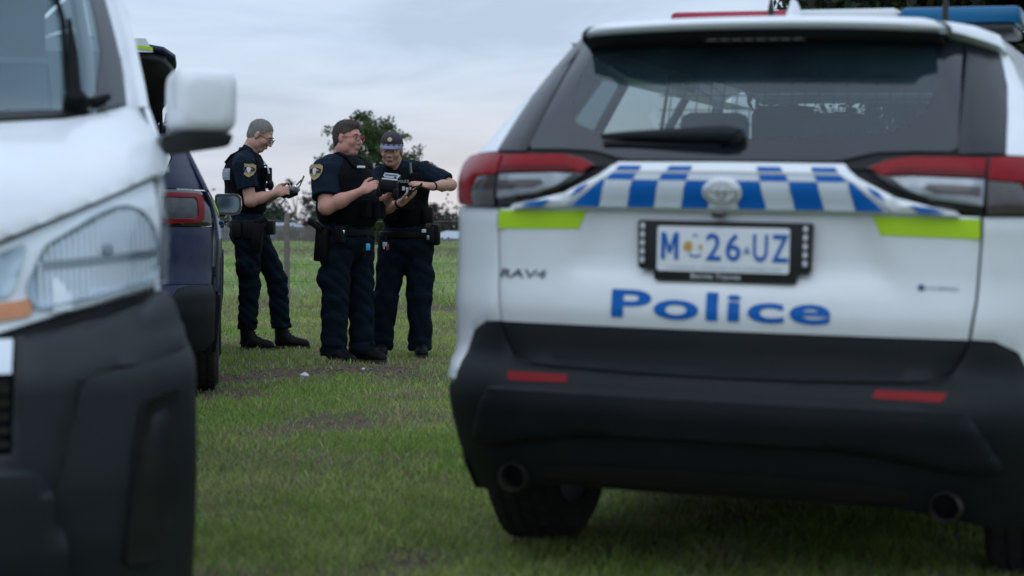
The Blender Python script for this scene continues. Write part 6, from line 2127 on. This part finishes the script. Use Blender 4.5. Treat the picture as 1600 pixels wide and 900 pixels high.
def paling(x0, x1, y, base, h, label, m):
    R = root('paling_fence', Matrix.Translation(((x0 + x1) / 2, y, base)), label, 'fence')
    hw = (x1 - x0) / 2
    rng = random.Random(int(x0 * 10) + 77)
    V, Fc = [], []
    for x in np.arange(-hw, hw, .16):
        t = h + rng.uniform(-.05, .05)
        b0 = len(V)
        for a, b, c in ((0, 0, -.3), (.145, 0, -.3), (.145, 0, t), (0, 0, t), (0, .02, -.3), (.145, .02, -.3), (.145, .02, t), (0, .02, t)):
            V.append((x + a, b, c))
        Fc += [tuple(b0 + i for i in q) for q in ((0, 1, 2, 3), (5, 4, 7, 6), (1, 5, 6, 2), (4, 0, 3, 7), (3, 2, 6, 7))]
    p = mobj('palings', V, Fc, m, R, 0); p['kind'] = 'stuff'
    for x in np.arange(-hw, hw + .1, 2.4):
        box('post', (x, .08, h / 2 - .2), (.1, .1, h + .1), m, R, bev=0)
    for z in (.3, h - .3):
        box('rail', (0, .045, z), (2 * hw, .045, .08), m, R, bev=0)


M_PAL = mat('grey_paling', (.115, .105, .098), .9, var=.35, vscale=1.5)
paling(-21, -8.5, 96.5, -.05, 1.05, 'weathered grey paling fence at the back of the paddock left of the tree', M_PAL)
paling(-5.6, 1.0, 98, -.22, .62, 'low grey paling fence in front of the white-roofed house', M_PAL)


# ---- trees
def leaf_mesh(name, C, size, col, rng, up_bias=.2):
    n = len(C)
    a = rng.normal(size=(n, 3)); a /= np.linalg.norm(a, axis=1)[:, None]
    b = rng.normal(size=(n, 3)); b -= a * (a * b).sum(1)[:, None]; b /= np.linalg.norm(b, axis=1)[:, None]
    s = (size * rng.uniform(.6, 1.4, n))[:, None]
    P = np.stack([C - a * s, C + b * s * .42, C + a * s, C - b * s * .42], 1).reshape(-1, 3)
    Q = np.arange(4 * n).reshape(-1, 4)
    me = np_mesh(name, P, Q, False)
    ca = me.attributes.new('tint', 'FLOAT_COLOR', 'POINT')
    c4 = np.concatenate([np.repeat(col, 4, 0), np.ones((4 * n, 1))], 1).astype(np.float32)
    ca.data.foreach_set('color', c4.ravel())
    return me


M_LEAF = tint_mat('leaf', .6, .3)
M_BARK = mat('grey_brown_bark', (.075, .062, .052), .9, var=.4, vscale=6, bump=.6, bscale=20, bdist=.02)


def tree(name, label, x, y, z, height, rad_, crown_lo, n_limb, per, leaf, base_col, seed, cat='tree', spread=.5, lumps=5, twig=.5, squash=.6, trunk_r=.12, lift=.55):
    rng = np.random.default_rng(seed)
    R = root(name, Matrix.Translation((x, y, z)), label, cat)
    V, Fc = [], []

    def limb(pts, rads):
        v, f = tube_geo(pts, rads, 6, False)
        b0 = len(V)
        V.extend(v); Fc.extend([tuple(i + b0 for i in q) for q in f])
    top = height * .86
    bend = rng.normal(0, height * .03, (4, 2))
    tr = [np.array([bend[i, 0] * i / 3, bend[i, 1] * i / 3, top * i / 3]) for i in range(4)]
    limb([tuple(p) for p in tr], [trunk_r, trunk_r * .75, trunk_r * .5, trunk_r * .15])
    tips = []
    for i in range(n_limb):
        t = crown_lo + (1 - crown_lo) * (i + rng.uniform(0, 1)) / n_limb
        h0 = max(.12, t - .22) * top
        p0 = np.array([np.interp(h0, [0, top / 3, top * 2 / 3, top], [q[k] for q in tr]) for k in (0, 1)] + [h0])
        a = rng.uniform(0, 2 * math.pi)
        prof = math.sin(math.pi * min(1, max(.0, (t - crown_lo) / (1 - crown_lo) * .82 + .14))) ** .7
        L = rad_ * prof * rng.uniform(.55, 1.12)
        d = np.array([math.cos(a), math.sin(a), 0])
        p2 = p0 + d * L + np.array([0, 0, (t * height - h0) * .9 + rng.normal(0, .03) * height])
        p1 = (p0 + p2) / 2 + np.array([0, 0, -.06 * L]) + rng.normal(0, .05, 3) * L
        limb([tuple(p0), tuple(p1), tuple(p2)], [trunk_r * .32, trunk_r * .2, trunk_r * .06])
        for k in range(lumps):
            c = p1 + (p2 - p1) * rng.uniform(.15, 1.15) + rng.normal(0, .22, 3) * L * spread
            tips.append(c)
            limb([tuple(p1 + (p2 - p1) * rng.uniform(.2, .8)), tuple(c)], [trunk_r * .08, trunk_r * .03])
    tips = np.array(tips)
    mobj('trunk', V, Fc, M_BARK, R, 60)
    r = twig * rad_ * .5
    C = np.repeat(tips, per, 0)
    off = rng.normal(size=C.shape); off /= np.linalg.norm(off, axis=1)[:, None]
    C = C + off * (r * rng.uniform(0, 1, len(C)) ** .6)[:, None] * np.array([1, 1, squash])
    lum = np.repeat(rng.uniform(.65, 1.35, len(tips)), per)[:, None] * rng.uniform(.7, 1.35, (len(C), 1))
    col = np.array(base_col) * lum + rng.normal(0, .006, (len(C), 3))
    me = leaf_mesh('crown', C, np.full(len(C), leaf), np.clip(col, .002, 1), rng)
    me.materials.append(M_LEAF)
    cr = link(bpy.data.objects.new('crown', me), R)
    return R


OL = (.055, .075, .030)
tree('gum_tree', 'loose-crowned green tree rising behind the broad officer and the one in the cap', -5.85, 82, -.2, 6.1, 2.2, .16, 52, 62, .085, (.066, .095, .034), 5, spread=.95, lumps=7, twig=.36, squash=.7, trunk_r=.13)
tree('gum_tree', 'wispy thin gum tree beside the fence post, left of the broad officer', -15.6, 140, -3.2, 8.0, 2.2, .45, 16, 26, .11, (.045, .055, .035), 8, spread=.9, lumps=5, twig=.35, squash=.4, trunk_r=.11)
tree('gum_tree', 'second thin gum tree hard against the back of the broad officer', -14.2, 146, -3.2, 7.2, 2.0, .4, 16, 26, .11, (.040, .052, .034), 18, spread=.9, lumps=5, twig=.35, squash=.4, trunk_r=.11)
tree('shrub', 'dark red-leaved shrub beside the back of the broad officer', -11.9, 112, -1.9, 3.3, 1.2, .1, 16, 40, .09, (.060, .030, .030), 28, 'shrub', spread=.7, twig=.6, trunk_r=.05)
tree('shrub', 'rounded green bush in front of the pale-roofed shed', -12.3, 104, -1.2, 2.0, 1.0, .05, 16, 40, .09, (.050, .065, .024), 38, 'shrub', spread=.7, twig=.6, trunk_r=.05)
tree('tree', 'grey-brown tree above the white-roofed house, beside the police SUV', -5.6, 128, -3.2, 5.9, 1.7, .2, 18, 36, .11, (.055, .050, .038), 48, spread=.8, twig=.5, trunk_r=.1)
tree('big_conifer', 'tall dark tree behind the roof of the police SUV', 9.35, 38, 0, 9.4, 3.5, .04, 70, 130, .13, (.016, .024, .011), 58, spread=.75, lumps=7, twig=.42, trunk_r=.25)
tree('big_conifer', 'second tall dark tree beyond the right end of the light bar', 13.6, 40, 0, 10.2, 3.8, .04, 55, 80, .12, (.017, .024, .012), 68, spread=.75, lumps=7, twig=.42, trunk_r=.25)


def treeline():
    rng = np.random.default_rng(77)
    V = []; C = []; L = []
    x = -60.0
    while x < 45:
        h = rng.uniform(4.9, 6.6) * (1.0 if x < -9 else .84)
        w = rng.uniform(1.5, 3.2)
        n = int(900 * w)
        y = rng.uniform(165, 200)
        o = rng.normal(size=(n, 3)); o /= np.linalg.norm(o, axis=1)[:, None]
        o *= rng.uniform(.35, 1, (n, 1)) ** .5
        c = np.array([x, y, -3.0 + h * .48]) + o * np.array([w, w, h * .55]) * (1 + .25 * rng.normal(size=(n, 1)))
        c = c[c[:, 2] > -3.3]
        C.append(c)
        L.append(np.repeat(rng.uniform(.7, 1.3), len(c)) * rng.uniform(.7, 1.3, len(c)))
        x += w * rng.uniform(.5, 1.1)
    C = np.concatenate(C); L = np.concatenate(L)
    col = np.array((.040, .050, .034)) * L[:, None]
    me = leaf_mesh('treeline', C, np.full(len(C), .26), col, rng)
    me.materials.append(M_LEAF)
    o = link(bpy.data.objects.new('treeline', me))
    tag(o, 'far dark line of trees along the horizon', 'trees', kind='stuff')


treeline()
